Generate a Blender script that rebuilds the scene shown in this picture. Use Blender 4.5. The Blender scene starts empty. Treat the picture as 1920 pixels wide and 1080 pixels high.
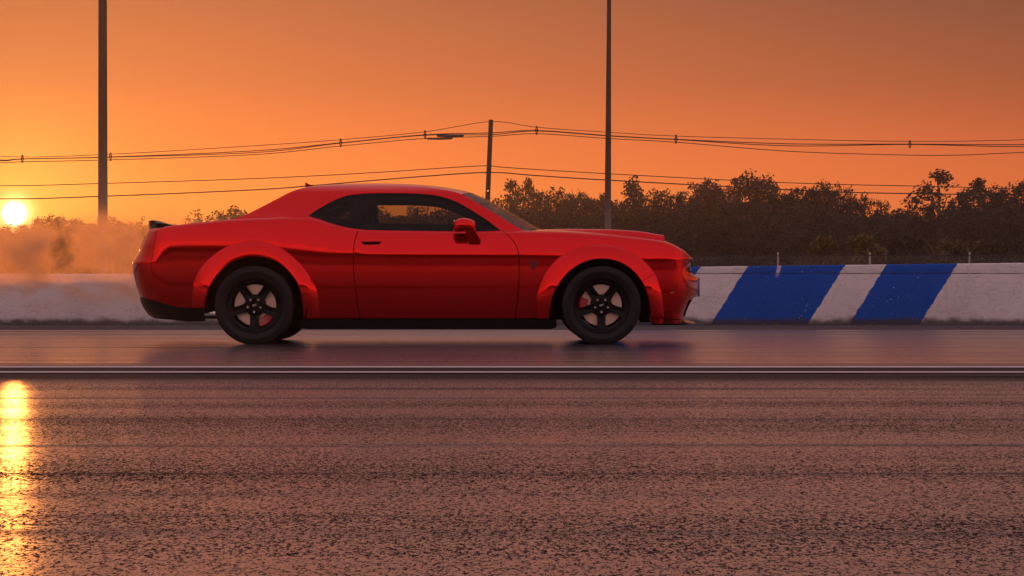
import bpy, bmesh, math, random
import numpy as np
from mathutils import Vector, Matrix
from mathutils.geometry import delaunay_2d_cdt

# ------------------------------------------------------------------ camera, sky, sun, exposure
SC = bpy.context.scene
COL = SC.collection
F = 4400.0            # focal length in photo pixels (1920 wide)
CH = 0.477            # camera height, horizon at photo row 540
cam_d = bpy.data.cameras.new('camera'); cam_d.sensor_width = 36.0; cam_d.lens = F/1920*36.0
cam_d.clip_start = 0.1; cam_d.clip_end = 6000
cam = bpy.data.objects.new('camera', cam_d); COL.objects.link(cam)
cam.location = (0, 0, CH); cam.rotation_euler = (math.pi/2, 0, 0)
SC.camera = cam
SC.view_settings.view_transform = 'Standard'; SC.view_settings.look = 'None'
SC.view_settings.exposure = 0.0; SC.view_settings.gamma = 1.0
SC.cycles.max_bounces = 8; SC.cycles.volume_bounces = 1; SC.cycles.transparent_max_bounces = 24
SC.cycles.use_denoising = True
SC.cycles.sample_clamp_indirect = 6.0
SC.cycles.volume_max_steps = 128

SUN_DIR = Vector(((27-960)/F, 1.0, (540-401)/F)).normalized()
SUN_EL = math.asin(SUN_DIR.z); SUN_AZ = math.atan2(SUN_DIR.x, SUN_DIR.y)
sun_d = bpy.data.lights.new('sun', 'SUN'); sun_d.energy = 0.55; sun_d.angle = math.radians(0.53); sun_d.color = (1.0, 0.30, 0.05)
sun = bpy.data.objects.new('sun', sun_d); COL.objects.link(sun)
sun.rotation_euler = SUN_DIR.to_track_quat('Z', 'Y').to_euler(); sun.location = (-60, 300, 60)

def build_world():
    w = bpy.data.worlds.new('World'); SC.world = w; w.use_nodes = True
    nt = w.node_tree; N = nt.nodes; L = nt.links; N.clear()
    def m(op, a, b=None, c=None, clamp=False):
        n = N.new('ShaderNodeMath'); n.operation = op; n.use_clamp = clamp
        for i, v in enumerate((a, b, c)):
            if v is None: continue
            if isinstance(v, (int, float)): n.inputs[i].default_value = v
            else: L.new(v, n.inputs[i])
        return n.outputs[0]
    def ramp(fac, stops):
        n = N.new('ShaderNodeValToRGB'); cr = n.color_ramp
        cr.interpolation = 'EASE'
        while len(cr.elements) < len(stops): cr.elements.new(0.5)
        for e, (p, c) in zip(cr.elements, stops): e.position = p; e.color = (*c, 1)
        cr.interpolation = 'LINEAR'
        L.new(fac, n.inputs[0]); return n.outputs[0]
    def mix(fac, a, b, bt='MIX'):
        n = N.new('ShaderNodeMix'); n.data_type = 'RGBA'; n.blend_type = bt; n.clamp_result = False
        for s, v in ((n.inputs[0], fac), (n.inputs[6], a), (n.inputs[7], b)):
            if isinstance(v, (int, float)): s.default_value = v
            elif isinstance(v, tuple): s.default_value = (*v, 1)
            else: L.new(v, s)
        return n.outputs[2]
    tc = N.new('ShaderNodeTexCoord'); nrm = N.new('ShaderNodeVectorMath'); nrm.operation = 'NORMALIZE'
    L.new(tc.outputs['Generated'], nrm.inputs[0]); D = nrm.outputs[0]
    sep = N.new('ShaderNodeSeparateXYZ'); L.new(D, sep.inputs[0]); X, Y, Z = sep.outputs
    t = m('SQRT', m('MAXIMUM', Z, 0.0))
    T = lambda deg: math.sqrt(math.sin(math.radians(deg)))
    A = ramp(t, [(0, (0.979, 0.251, 0.046)), (T(1.8), (1.000, 0.251, 0.046)), (T(3.4), (0.877, 0.181, 0.048)), (T(5), (0.581, 0.121, 0.048)),
                 (T(7), (0.408, 0.093, 0.046)), (T(15), (0.490, 0.177, 0.120)), (T(35), (0.653, 0.400, 0.414)), (1, (0.612, 0.428, 0.497))])
    S = ramp(t, [(0, (0.714, 0.144, 0.039)), (T(1.8), (0.775, 0.149, 0.037)), (T(3.4), (0.592, 0.112, 0.037)), (T(5), (0.326, 0.079, 0.033)),
                 (T(7), (0.184, 0.061, 0.033)), (T(15), (0.367, 0.149, 0.106)), (T(35), (0.612, 0.381, 0.396)), (1, (0.612, 0.428, 0.497))])
    B = ramp(t, [(0, (1.2, .58, .38)), (T(5), (1.3, .62, .42)), (T(13), (.86, .53, .52)), (T(35), (.74, .54, .62)), (1, (.60, .46, .54))])
    hl = m('SQRT', m('MAXIMUM', m('ADD', m('MULTIPLY', X, X), m('MULTIPLY', Y, Y)), 1e-6))
    sx, sy = math.sin(SUN_AZ), math.cos(SUN_AZ)
    ca = m('DIVIDE', m('ADD', m('MULTIPLY', X, sx), m('MULTIPLY', Y, sy)), hl)
    g1 = m('MULTIPLY', m('SUBTRACT', 1.0, ca), 1/0.11, clamp=True)
    g1 = m('POWER', g1, 0.8)
    mr = N.new('ShaderNodeMapRange'); mr.interpolation_type = 'SMOOTHSTEP'
    L.new(ca, mr.inputs[0]); mr.inputs[1].default_value = 0.55; mr.inputs[2].default_value = -0.55
    col = mix(mr.outputs[0], mix(g1, A, S), B)
    # sun aureole and disc
    dst = N.new('ShaderNodeVectorMath'); dst.operation = 'DISTANCE'
    L.new(D, dst.inputs[0]); dst.inputs[1].default_value = SUN_DIR
    th = dst.outputs['Value']
    def glow(c, width, p):
        f = m('EXPONENT', m('MULTIPLY', m('POWER', m('DIVIDE', th, width), p), -1.0))
        n = N.new('ShaderNodeVectorMath'); n.operation = 'SCALE'; n.inputs[0].default_value = c; L.new(f, n.inputs['Scale']); return n.outputs[0]
    for c, wd, p in (((.30, .36, .05), .030, 1.3), ((.03, .01, .0), .10, 1.2), ((2.5, 2.0, .8), .0062, 2.2), ((12, 9, 6), .0044, 6)):
        col = mix(1.0, col, glow(c, wd, p), 'ADD')
    # thin high-air contribution
    sky = N.new('ShaderNodeTexSky'); sky.sky_type = 'NISHITA'; sky.sun_disc = False
    sky.sun_elevation = SUN_EL; sky.sun_rotation = SUN_AZ; sky.dust_density = 3.0
    n = N.new('ShaderNodeVectorMath'); n.operation = 'SCALE'; L.new(sky.outputs[0], n.inputs[0]); n.inputs['Scale'].default_value = 0.008
    col = mix(1.0, col, n.outputs[0], 'ADD')
    # faint uneven air
    nz = N.new('ShaderNodeTexNoise'); mp = N.new('ShaderNodeMapping'); mp.inputs['Scale'].default_value = (3, 3, 14)
    L.new(D, mp.inputs[0]); L.new(mp.outputs[0], nz.inputs[0]); nz.inputs['Scale'].default_value = 1.0; nz.inputs['Detail'].default_value = 2
    f = m('MULTIPLY_ADD', nz.outputs[0], 0.16, 0.92)
    n = N.new('ShaderNodeVectorMath'); n.operation = 'SCALE'; L.new(col, n.inputs[0]); L.new(f, n.inputs['Scale'])
    bg = N.new('ShaderNodeBackground'); L.new(n.outputs[0], bg.inputs[0]); bg.inputs[1].default_value = 1.0
    out = N.new('ShaderNodeOutputWorld'); L.new(bg.outputs[0], out.inputs[0])
build_world()

# ------------------------------------------------------------------ helpers
R = math.radians
def at(px, py, Y):          # photo pixel at distance Y -> world x, z
    return (px-960)*Y/F, CH+(540-py)*Y/F
def link(o, parent=None):
    COL.objects.link(o)
    if parent: o.parent = parent
    return o
def tag(o, label=None, cat=None, group=None, kind=None):
    if label: o['label'] = label
    if cat: o['category'] = cat
    if group: o['group'] = group
    if kind: o['kind'] = kind
    return o
def empty(name, loc=(0, 0, 0)):
    o = bpy.data.objects.new(name, None); o.location = loc; o.empty_display_size = .2
    return link(o)
def mesh(name, V, Fc, mat=None, parent=None, smooth=False, normals=None):
    me = bpy.data.meshes.new(name); me.from_pydata([tuple(v) for v in V], [], [tuple(f) for f in Fc]); me.update()
    if smooth or normals is not None: me.polygons.foreach_set('use_smooth', [True]*len(me.polygons))
    if normals is not None: me.normals_split_custom_set_from_vertices([tuple(n) for n in normals])
    if mat: me.materials.append(mat)
    return link(bpy.data.objects.new(name, me), parent)
def bm_obj(name, bm, mat=None, parent=None, smooth=True, angle=35):
    bmesh.ops.recalc_face_normals(bm, faces=bm.faces)
    me = bpy.data.meshes.new(name); bm.to_mesh(me); bm.free()
    if smooth:
        me.polygons.foreach_set('use_smooth', [True]*len(me.polygons))
        me.set_sharp_from_angle(angle=R(angle))
    if mat: me.materials.append(mat)
    return link(bpy.data.objects.new(name, me), parent)
def box(bm, x0, x1, y0, y1, z0, z1, bev=0):
    vs = [bm.verts.new((x, y, z)) for x in (x0, x1) for y in (y0, y1) for z in (z0, z1)]
    fs = [bm.faces.new([vs[i] for i in f]) for f in ((0, 1, 3, 2), (4, 6, 7, 5), (0, 4, 5, 1), (2, 3, 7, 6), (0, 2, 6, 4), (1, 5, 7, 3))]
    if bev:
        es = list({e for f in fs for e in f.edges})
        bmesh.ops.bevel(bm, geom=es, offset=bev, segments=2, affect='EDGES', profile=.5)
def tube(bm, pts, r, seg=8, cap=True):
    pts = [Vector(p) for p in pts]; n = len(pts); rs = r if isinstance(r, (list, tuple)) else [r]*n
    rings = []
    for i, p in enumerate(pts):
        t = (pts[min(i+1, n-1)]-pts[max(i-1, 0)]).normalized()
        a = t.cross(Vector((0, 0, 1)))
        if a.length < 1e-3: a = t.cross(Vector((0, 1, 0)))
        a.normalize(); b = t.cross(a)
        rings.append([bm.verts.new(p+rs[i]*(math.cos(k*2*math.pi/seg)*a+math.sin(k*2*math.pi/seg)*b)) for k in range(seg)])
    for i in range(n-1):
        for k in range(seg):
            bm.faces.new((rings[i][k], rings[i][(k+1) % seg], rings[i+1][(k+1) % seg], rings[i+1][k]))
    if cap: bm.faces.new(rings[0]); bm.faces.new(rings[-1])
def lathe(bm, prof, seg=64, close=False, axis='y'):   # prof: list of (radius, y)
    rings = []
    for r, y in prof:
        rings.append([bm.verts.new((r*math.sin(k*2*math.pi/seg), y, r*math.cos(k*2*math.pi/seg))) for k in range(seg)])
    m = len(rings)
    for i in range(m if close else m-1):
        A, B_ = rings[i], rings[(i+1) % m]
        for k in range(seg): bm.faces.new((A[k], A[(k+1) % seg], B_[(k+1) % seg], B_[k]))
    return rings
def pchip(xs, ys):
    xs = np.asarray(xs, float); ys = np.asarray(ys, float)
    h = np.diff(xs); d = np.diff(ys)/h; mm = np.zeros_like(ys)
    for i in range(1, len(xs)-1):
        if d[i-1]*d[i] > 0:
            w1 = 2*h[i]+h[i-1]; w2 = h[i]+2*h[i-1]; mm[i] = (w1+w2)/(w1/d[i-1]+w2/d[i])
    mm[0] = d[0]; mm[-1] = d[-1]
    def f(x):
        x = np.clip(np.asarray(x, float), xs[0], xs[-1]); i = np.clip(np.searchsorted(xs, x)-1, 0, len(h)-1)
        t = (x-xs[i])/h[i]
        return ((1+2*t)*(1-t)**2*ys[i]+t*(1-t)**2*h[i]*mm[i]+t*t*(3-2*t)*ys[i+1]+t*t*(t-1)*h[i]*mm[i+1])
    return f
def sstep(a, b, x):
    t = np.clip((np.asarray(x, float)-a)/(b-a), 0, 1); return t*t*(3-2*t)
def resample(pts, n):       # smooth (Catmull-Rom) polyline -> n points
    P = np.asarray(pts, float); E_ = np.vstack([2*P[0]-P[1], P, 2*P[-1]-P[-2]]); out = []
    for i in range(1, len(E_)-2):
        for t in np.linspace(0, 1, 12, endpoint=False):
            a, b, c, d = E_[i-1:i+3]
            out.append(.5*((2*b)+(-a+c)*t+(2*a-5*b+4*c-d)*t*t+(-a+3*b-3*c+d)*t**3))
    out.append(P[-1]); out = np.array(out)
    s = np.r_[0, np.cumsum(np.linalg.norm(np.diff(out, axis=0), axis=1))]
    q = np.linspace(0, s[-1], n)
    return np.stack([np.interp(q, s, out[:, k]) for k in range(out.shape[1])], 1)
def inside(poly, pts):
    P = np.asarray(poly); x, y = pts[:, 0], pts[:, 1]; c = np.zeros(len(pts), bool)
    x1, y1 = P[:, 0], P[:, 1]; x2, y2 = np.roll(x1, -1), np.roll(y1, -1)
    for a, b, e, f in zip(x1, y1, x2, y2):
        k = ((b > y) != (f > y)) & (x < (e-a)*(y-b)/((f-b) if f != b else 1e-12)+a); c ^= k
    return c
def densify(poly, step):
    out = []
    for i in range(len(poly)):
        a = np.asarray(poly[i], float); b = np.asarray(poly[(i+1) % len(poly)], float)
        k = max(1, int(np.ceil(np.linalg.norm(b-a)/step)))
        for j in range(k): out.append(a+(b-a)*j/k)
    return np.array(out)
def cdt(outer, holes=(), step=.03, edge=.02):
    loops = [densify(outer, edge)]+[densify(h, edge) for h in holes]
    pts = np.vstack(loops); edges = []; k = 0
    for l in loops:
        n = len(l); edges += [(k+i, k+(i+1) % n) for i in range(n)]; k += n
    mn, mx = loops[0].min(0), loops[0].max(0)
    gx, gy = np.meshgrid(np.arange(mn[0]+step/2, mx[0], step), np.arange(mn[1]+step/2, mx[1], step))
    G = np.stack([gx.ravel(), gy.ravel()], 1)
    ok = inside(loops[0], G)
    for h in loops[1:]: ok &= ~inside(h, G)
    G = G[ok]
    if len(G):
        dmin = np.full(len(G), 9.)
        for c in pts: dmin = np.minimum(dmin, np.hypot(G[:, 0]-c[0], G[:, 1]-c[1]))
        G = G[dmin > edge*.55]
    allp = np.vstack([pts, G])
    r = delaunay_2d_cdt([Vector(p) for p in allp], edges, [], 0, 1e-5)
    V = np.array([tuple(v) for v in r[0]]); T = np.array([f for f in r[2]])
    cen = V[T].mean(1); ok = inside(loops[0], cen)
    for h in loops[1:]: ok &= ~inside(h, cen)
    return V, T[ok]

# ------------------------------------------------------------------ materials
class NT:
    def __init__(s, name):
        s.mat = bpy.data.materials.new(name); s.mat.use_nodes = True
        s.nt = s.mat.node_tree; s.N = s.nt.nodes; s.L = s.nt.links
        s.b = s.N['Principled BSDF']; s.out = s.N['Material Output']
    def node(s, t, **kw):
        n = s.N.new(t)
        for k, v in kw.items(): setattr(n, k, v)
        return n
    def put(s, sock, v):
        if isinstance(v, (int, float)): sock.default_value = v
        elif isinstance(v, tuple): sock.default_value = (*v, 1) if len(v) == 3 and sock.type == 'RGBA' else v
        else: s.L.new(v, sock)
    def set(s, **kw):
        nm = {'color': 'Base Color', 'rough': 'Roughness', 'metal': 'Metallic', 'spec': 'Specular IOR Level', 'coat': 'Coat Weight',
              'coat_rough': 'Coat Roughness', 'normal': 'Normal', 'trans': 'Transmission Weight', 'ior': 'IOR', 'sub': 'Subsurface Weight'}
        for k, v in kw.items(): s.put(s.b.inputs[nm[k]], v)
        return s
    def math(s, op, a, b=None, c=None, clamp=False):
        n = s.node('ShaderNodeMath', operation=op, use_clamp=clamp)
        for i, v in enumerate((a, b, c)):
            if v is not None: s.put(n.inputs[i], v)
        return n.outputs[0]
    def pos(s): return s.node('ShaderNodeNewGeometry').outputs['Position']
    def obj(s): return s.node('ShaderNodeTexCoord').outputs['Object']
    def noise(s, vec, scale=1, detail=3, rough=.5, stretch=None, off=(0, 0, 0)):
        mp = s.node('ShaderNodeMapping'); s.L.new(vec, mp.inputs[0]); mp.inputs['Scale'].default_value = stretch or (1, 1, 1); mp.inputs['Location'].default_value = off
        n = s.node('ShaderNodeTexNoise'); s.L.new(mp.outputs[0], n.inputs[0])
        n.inputs['Scale'].default_value = scale; n.inputs['Detail'].default_value = detail; n.inputs['Roughness'].default_value = rough
        return n.outputs[0]
    def map(s, v, a, b, c=0, d=1, smooth=True):
        n = s.node('ShaderNodeMapRange', interpolation_type='SMOOTHSTEP' if smooth else 'LINEAR')
        s.put(n.inputs[0], v)
        for i, q in zip((1, 2, 3, 4), (a, b, c, d)): s.put(n.inputs[i], q)
        return n.outputs[0]
    def mix(s, f, a, b, bt='MIX'):
        n = s.node('ShaderNodeMix', data_type='RGBA', blend_type=bt)
        s.put(n.inputs[0], f); s.put(n.inputs[6], a); s.put(n.inputs[7], b); return n.outputs[2]
    def bump(s, h, strength=.3, dist=.01):
        n = s.node('ShaderNodeBump'); s.put(n.inputs['Height'], h); n.inputs['Strength'].default_value = strength; n.inputs['Distance'].default_value = dist
        return n.outputs[0]
    def xyz(s, v):
        n = s.node('ShaderNodeSeparateXYZ'); s.L.new(v, n.inputs[0]); return n.outputs

def simple(name, color, rough=.5, metal=0, **kw):
    n = NT(name); n.set(color=color, rough=rough, metal=metal, **kw); return n.mat

def m_asphalt():
    n = NT('drag_strip_asphalt'); p = n.pos(); x, y, z = n.xyz(p)
    warp = n.math('MULTIPLY', n.math('SUBTRACT', n.noise(p, 1, 2, .5, (.12, .3, 1), (5, 1, 0)), .5), .5)
    streak = n.noise(p, 1, 6, .75, (.025, 2.6, 1)); broad = n.noise(p, 1, 4, .6, (.05, .9, 1), (7, 3, 0)); patch = n.noise(p, 1, 4, .6, (.5, 1.1, 1), (2, 8, 0))
    far = n.map(n.math('ADD', y, n.math('ADD', warp, n.math('MULTIPLY', n.math('SUBTRACT', streak, .5), .8))), 11.6, 12.3)
    grain = n.noise(p, 1, 3, .6, (240, 86, 1)); grain2 = n.noise(p, 1, 2, .5, (96, 30, 1), (3, 9, 0)); fine = n.noise(p, 1, 2, .5, (330, 90, 1), (1, 4, 0))
    gsum = n.math('ADD', n.math('ADD', n.math('MULTIPLY', grain, .6), n.math('MULTIPLY', grain2, .25)), n.math('MULTIPLY', fine, .15))
    gsum = n.math('ADD', gsum, n.math('ADD', n.math('MULTIPLY', n.math('SUBTRACT', broad, .5), .30), n.math('MULTIPLY', n.math('SUBTRACT', patch, .5), .10)))
    lines = n.math('MULTIPLY', n.map(streak, .57, .64), n.map(n.noise(p, 1, 3, .6, (.18, 1.5, 1), (4, 4, 0)), .42, .60))
    mpv = n.node('ShaderNodeMapping'); n.L.new(p, mpv.inputs[0]); mpv.inputs['Scale'].default_value = (160, 66, 1)
    vo = n.node('ShaderNodeTexVoronoi', feature='F1'); vo.inputs['Scale'].default_value = 1.0; n.L.new(mpv.outputs[0], vo.inputs['Vector'])
    rnd_ = n.xyz(vo.outputs['Color'])[0]
    stone = n.math('ADD', n.math('MULTIPLY', n.math('SUBTRACT', rnd_, .5), .20), n.math('MULTIPLY', n.math('SUBTRACT', .45, vo.outputs['Distance']), .16))
    pit = n.map(n.math('SUBTRACT', n.math('ADD', gsum, stone), n.math('MULTIPLY', lines, .11)), .54, .40)
    pitn = n.math('MULTIPLY', pit, n.math('SUBTRACT', 1.0, n.math('MULTIPLY', far, .62)))
    def marks(tab):
        out = None
        for k, (d, w, st) in enumerate(tab):
            e = n.math('DIVIDE', n.math('SUBTRACT', n.math('ADD', y, n.math('MULTIPLY', warp, .12*w/.05)), d), w)
            g_ = n.math('MULTIPLY', n.math('EXPONENT', n.math('MULTIPLY', n.math('MULTIPLY', e, e), -1.0)), st)
            g_ = n.math('MULTIPLY', g_, n.map(n.noise(p, 1, 3, .6, (.22, 2.5, 1), (k*3.1, k*1.7, 0)), .34, .56))
            out = g_ if out is None else n.math('MAXIMUM', out, g_)
        return out
    skid = marks(((4.61, .09, .9), (4.95, .03, .6), (5.45, .12, .55), (6.08, .03, .9), (6.55, .016, 1), (7.16, .08, 1), (7.9, .05, .6), (8.6, .10, .6), (9.5, .05, .8), (10.25, .07, 1), (10.6, .05, .9), (11.2, .12, .9),
                  (14.9, .10, 1), (15.6, .06, .8), (16.6, .07, .7), (17.6, .05, .7), (19.0, .08, 1), (20.6, .06, .6), (22.4, .12, .7), (24.4, .25, .8), (25.9, .3, .9)))
    lines = n.math('MAXIMUM', lines, skid)
    pitn = n.math('MAXIMUM', pitn, n.math('MULTIPLY', skid, n.math('MULTIPLY_ADD', pit, .35, .45)))
    tyre = n.math('MAXIMUM', lines, n.math('MULTIPLY', n.map(broad, .50, .68), .5))
    lane = n.map(n.math('ABSOLUTE', n.math('SUBTRACT', n.math('ADD', y, warp), 13.3)), 2.0, .8)     # unswept strip along the painted lines
    base = n.mix(n.noise(p, 1, 3, .5, (14, 5, 1)), (.088, .069, .060), (.155, .120, .104))
    base = n.mix(far, base, (.018, .015, .017)); base = n.mix(n.math('MULTIPLY', tyre, .75), base, (.020, .017, .019))
    base = n.mix(n.math('MULTIPLY', lane, .85), base, (.024, .019, .022)); base = n.mix(pitn, base, (.014, .010, .010))
    rough = n.mix(far, (.29,)*3, (.15,)*3); rough = n.mix(n.math('MULTIPLY', tyre, .5), rough, (.30,)*3)
    rough = n.mix(n.math('MULTIPLY', lane, .85), rough, (.62,)*3); rough = n.mix(pitn, rough, (.9,)*3)
    keep = n.math('SUBTRACT', 1.0, n.math('MULTIPLY', pitn, .99))
    spec = n.math('MULTIPLY', keep, n.math('SUBTRACT', 1.0, n.math('ADD', n.math('MULTIPLY', tyre, .62), n.math('MULTIPLY', lane, .97))), clamp=True)
    h = n.math('ADD', n.math('MULTIPLY', grain, n.math('SUBTRACT', .35, n.math('MULTIPLY', far, .33))), n.math('MULTIPLY', n.noise(p, 1, 3, .5, (1.2, 2.2, 1)), .8))
    n.set(color=base, rough=rough, spec=spec, normal=n.bump(h, .05, .003), coat=n.math('MULTIPLY', n.math('MULTIPLY', spec, .46), n.math('SUBTRACT', 1.0, pitn)), coat_rough=.18)
    # darkest grains keep no gloss at all
    return n.mat
def m_apron():
    n = NT('rough_edge_asphalt'); p = n.pos()
    c = n.mix(n.noise(p, 1, 4, .6, (2, 5, 1)), (.030, .026, .028), (.075, .062, .062))
    n.set(color=c, rough=.9, spec=.15, normal=n.bump(n.noise(p, 40, 3), .5, .01)); return n.mat
def m_grass():
    n = NT('dry_grass'); p = n.pos()
    n.set(color=n.mix(n.noise(p, .8, 5), (.03, .035, .012), (.07, .06, .02)), rough=.95, spec=.1, normal=n.bump(n.noise(p, 9, 3), .8, .05)); return n.mat
def m_wall():
    n = NT('painted_concrete'); p = n.pos(); x, y, z = n.xyz(p)
    xs = n.math('SUBTRACT', x, n.math('MULTIPLY', z, .63))
    xs = n.math('ADD', xs, n.math('MULTIPLY', n.math('SUBTRACT', n.noise(p, 16, 4, .65), .5), .055))
    def band(a, b): return n.math('MULTIPLY', n.map(xs, a, a+.012), n.map(xs, b+.012, b))
    blue = n.math('MAXIMUM', band(.72, 2.0), n.math('MAXIMUM', band(2.61, 3.89), band(4.43, 5.36)), clamp=True)
    chips = n.map(n.noise(p, 34, 4, .65), .655, .685); big = n.map(n.noise(p, 2.6, 2), .46, .60)
    blue = n.math('MULTIPLY', blue, n.math('SUBTRACT', 1.0, n.math('MULTIPLY', chips, big)))
    # a pale run of paint through the first wide band, near the top
    run = n.math('MULTIPLY', n.map(n.math('ABSOLUTE', n.math('SUBTRACT', n.math('SUBTRACT', x, n.math('MULTIPLY', z, .25)), 3.33)), .035, .012), n.map(z, .60, .70))
    blue = n.math('MULTIPLY', blue, n.math('SUBTRACT', 1.0, n.math('MULTIPLY', run, .8)))
    white = n.mix(n.noise(p, 1.6, 5, .6), (.42, .38, .38), (.60, .56, .56))
    stain = n.map(n.noise(p, 1, 5, .65, (5, 1, 1.6)), .56, .72); white = n.mix(n.math('MULTIPLY', stain, .35), white, (.25, .22, .22))
    spot = n.map(n.noise(p, 22, 4, .7), .66, .72); white = n.mix(n.math('MULTIPLY', spot, .6), white, (.13, .11, .11))
    crack = n.map(n.math('ABSOLUTE', n.math('SUBTRACT', n.noise(p, 1, 5, .65, (3, 1, 7)), .5)), .010, .002)
    white = n.mix(n.math('MULTIPLY', crack, .45), white, (.12, .10, .10))
    c = n.mix(blue, white, n.mix(n.noise(p, 4, 4), (.003, .045, .27), (.008, .070, .36)))
    grime = n.map(n.math('ADD', z, n.math('MULTIPLY', n.math('SUBTRACT', n.noise(p, 6, 4), .5), .14)), .11, .02)
    c = n.mix(n.math('MULTIPLY', grime, .9), c, (.05, .042, .042))
    n.set(color=c, rough=n.mix(blue, (.75,)*3, (.6,)*3), spec=.12, normal=n.bump(n.math('ADD', n.noise(p, 28, 5, .6), n.math('MULTIPLY', crack, -.6)), .35, .012)); return n.mat
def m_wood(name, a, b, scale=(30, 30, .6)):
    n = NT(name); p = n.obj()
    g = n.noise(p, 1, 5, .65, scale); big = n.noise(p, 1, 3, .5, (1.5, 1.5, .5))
    zz = n.xyz(p)[2]; pale = n.map(n.math('ADD', zz, n.math('MULTIPLY', big, 1.6)), 7.0, 3.4)  # paler foot: weathering plus the smoke's pale veil, painted into the wood colour
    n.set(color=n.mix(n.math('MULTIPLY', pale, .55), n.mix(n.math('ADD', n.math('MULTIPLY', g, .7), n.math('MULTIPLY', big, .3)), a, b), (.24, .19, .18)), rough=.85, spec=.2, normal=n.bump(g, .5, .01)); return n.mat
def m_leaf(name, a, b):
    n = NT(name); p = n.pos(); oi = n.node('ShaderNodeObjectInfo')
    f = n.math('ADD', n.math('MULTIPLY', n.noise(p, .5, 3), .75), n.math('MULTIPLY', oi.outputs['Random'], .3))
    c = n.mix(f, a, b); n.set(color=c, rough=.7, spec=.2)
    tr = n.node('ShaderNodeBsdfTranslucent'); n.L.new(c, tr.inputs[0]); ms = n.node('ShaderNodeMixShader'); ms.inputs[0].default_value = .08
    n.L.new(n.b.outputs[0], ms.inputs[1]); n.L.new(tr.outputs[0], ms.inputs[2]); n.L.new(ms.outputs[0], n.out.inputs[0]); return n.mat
def m_paint():
    n = NT('red_car_paint'); p = n.obj()
    peel = n.noise(p, 260, 2, .5)
    n.set(color=(.58, .0014, .0035), rough=.11, metal=.86, spec=.2, coat=.45, coat_rough=.015)
    n.b.inputs['Coat IOR'].default_value = 1.4
    n.L.new(n.bump(peel, .02, .001), n.b.inputs['Coat Normal']); return n.mat
def m_glass(name, tint, spec=1.0):
    n = NT(name); N = n.N
    tr = n.node('ShaderNodeBsdfTransparent'); tr.inputs[0].default_value = (*tint, 1)
    gl = n.node('ShaderNodeBsdfGlossy'); gl.inputs['Roughness'].default_value = .01
    fr = n.node('ShaderNodeFresnel'); fr.inputs[0].default_value = 1.5
    ms = n.node('ShaderNodeMixShader'); n.L.new(n.math('MULTIPLY', fr.outputs[0], spec), ms.inputs[0])
    n.L.new(tr.outputs[0], ms.inputs[1]); n.L.new(gl.outputs[0], ms.inputs[2]); n.L.new(ms.outputs[0], n.out.inputs[0]); return n.mat
def m_tyre():
    n = NT('tyre_rubber'); p = n.obj()
    n.set(color=n.mix(n.noise(p, 12, 4), (.005, .0045, .005), (.012, .0105, .011)), rough=.6, spec=.2, normal=n.bump(n.noise(p, 120, 3), .12, .002)); return n.mat
def m_disc():
    n = NT('drilled_iron_disc'); p = n.obj(); x, y, z = n.xyz(p)
    r = n.math('SQRT', n.math('ADD', n.math('MULTIPLY', x, x), n.math('MULTIPLY', z, z)))
    ring = n.math('SINE', n.math('MULTIPLY', r, 900))
    n.set(color=n.mix(n.noise(p, 20, 3), (.46, .34, .285), (.60, .47, .40)), rough=n.map(ring, -1, 1, .34, .46), metal=.85); return n.mat

M = dict(asphalt=m_asphalt(), apron=m_apron(), grass=m_grass(), wall=m_wall(),
         wood=m_wood('weathered_veiled_pole_wood', (.016, .012, .012), (.062, .047, .045)), darkwood=m_wood('dark_pole_wood', (.014, .010, .010), (.045, .034, .032)),
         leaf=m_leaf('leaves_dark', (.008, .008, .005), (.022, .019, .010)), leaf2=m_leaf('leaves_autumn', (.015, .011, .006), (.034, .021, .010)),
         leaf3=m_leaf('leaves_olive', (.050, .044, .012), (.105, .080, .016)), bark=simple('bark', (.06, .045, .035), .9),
         wire=simple('cable_black', (.012, .011, .012), .6), steel=simple('galvanised_steel', (.36, .35, .35), .5, .6),
         paint=m_paint(), tyre=m_tyre(), disc=m_disc(), rim=simple('satin_black_rim', (.0025, .002, .003), .28, spec=.10),
         black=simple('black_plastic', (.008, .007, .008), .45, spec=.25), gloss=simple('gloss_black', (.005, .004, .006), .15, spec=.12),
         void=simple('dark_cavity', (.004, .004, .004), .9, spec=.1), cloth=simple('dark_cabin_fabric', (.012, .010, .014), .85, spec=.2),
         caliper=simple('red_caliper', (.30, .006, .008), .35, coat=.5), chrome=simple('chrome', (.85, .83, .82), .12, 1.0),
         side_glass=m_glass('tinted_side_glass', (.52, .50, .45), .35), dark_glass=m_glass('tinted_quarter_glass', (.32, .30, .27), .35), windscreen=m_glass('windscreen_glass', (.80, .80, .76), .5),
         lens=simple('smoked_lens', (.03, .03, .035), .08, spec=.8, coat=1.0), tail=simple('tail_lens', (.18, .004, .004), .12, coat=1.0),
         amber=simple('amber_marker', (.34, .06, .01), .25, coat=.6), violet=simple('violet_plastic', (.05, .02, .16), .3, coat=.5), white=simple('white_print', (.75, .74, .74), .5),
         badge=simple('dark_badge', (.16, .008, .012), .4, .5))
def m_line():
    n = NT('lane_line_paint'); p = n.pos()
    n.set(color=n.mix(n.map(n.noise(p, 1, 5, .7, (3, 20, 1)), .45, .75), (.52, .47, .48), (.26, .22, .23)), rough=.55, spec=.3); return n.mat
M['line'] = m_line()

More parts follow.
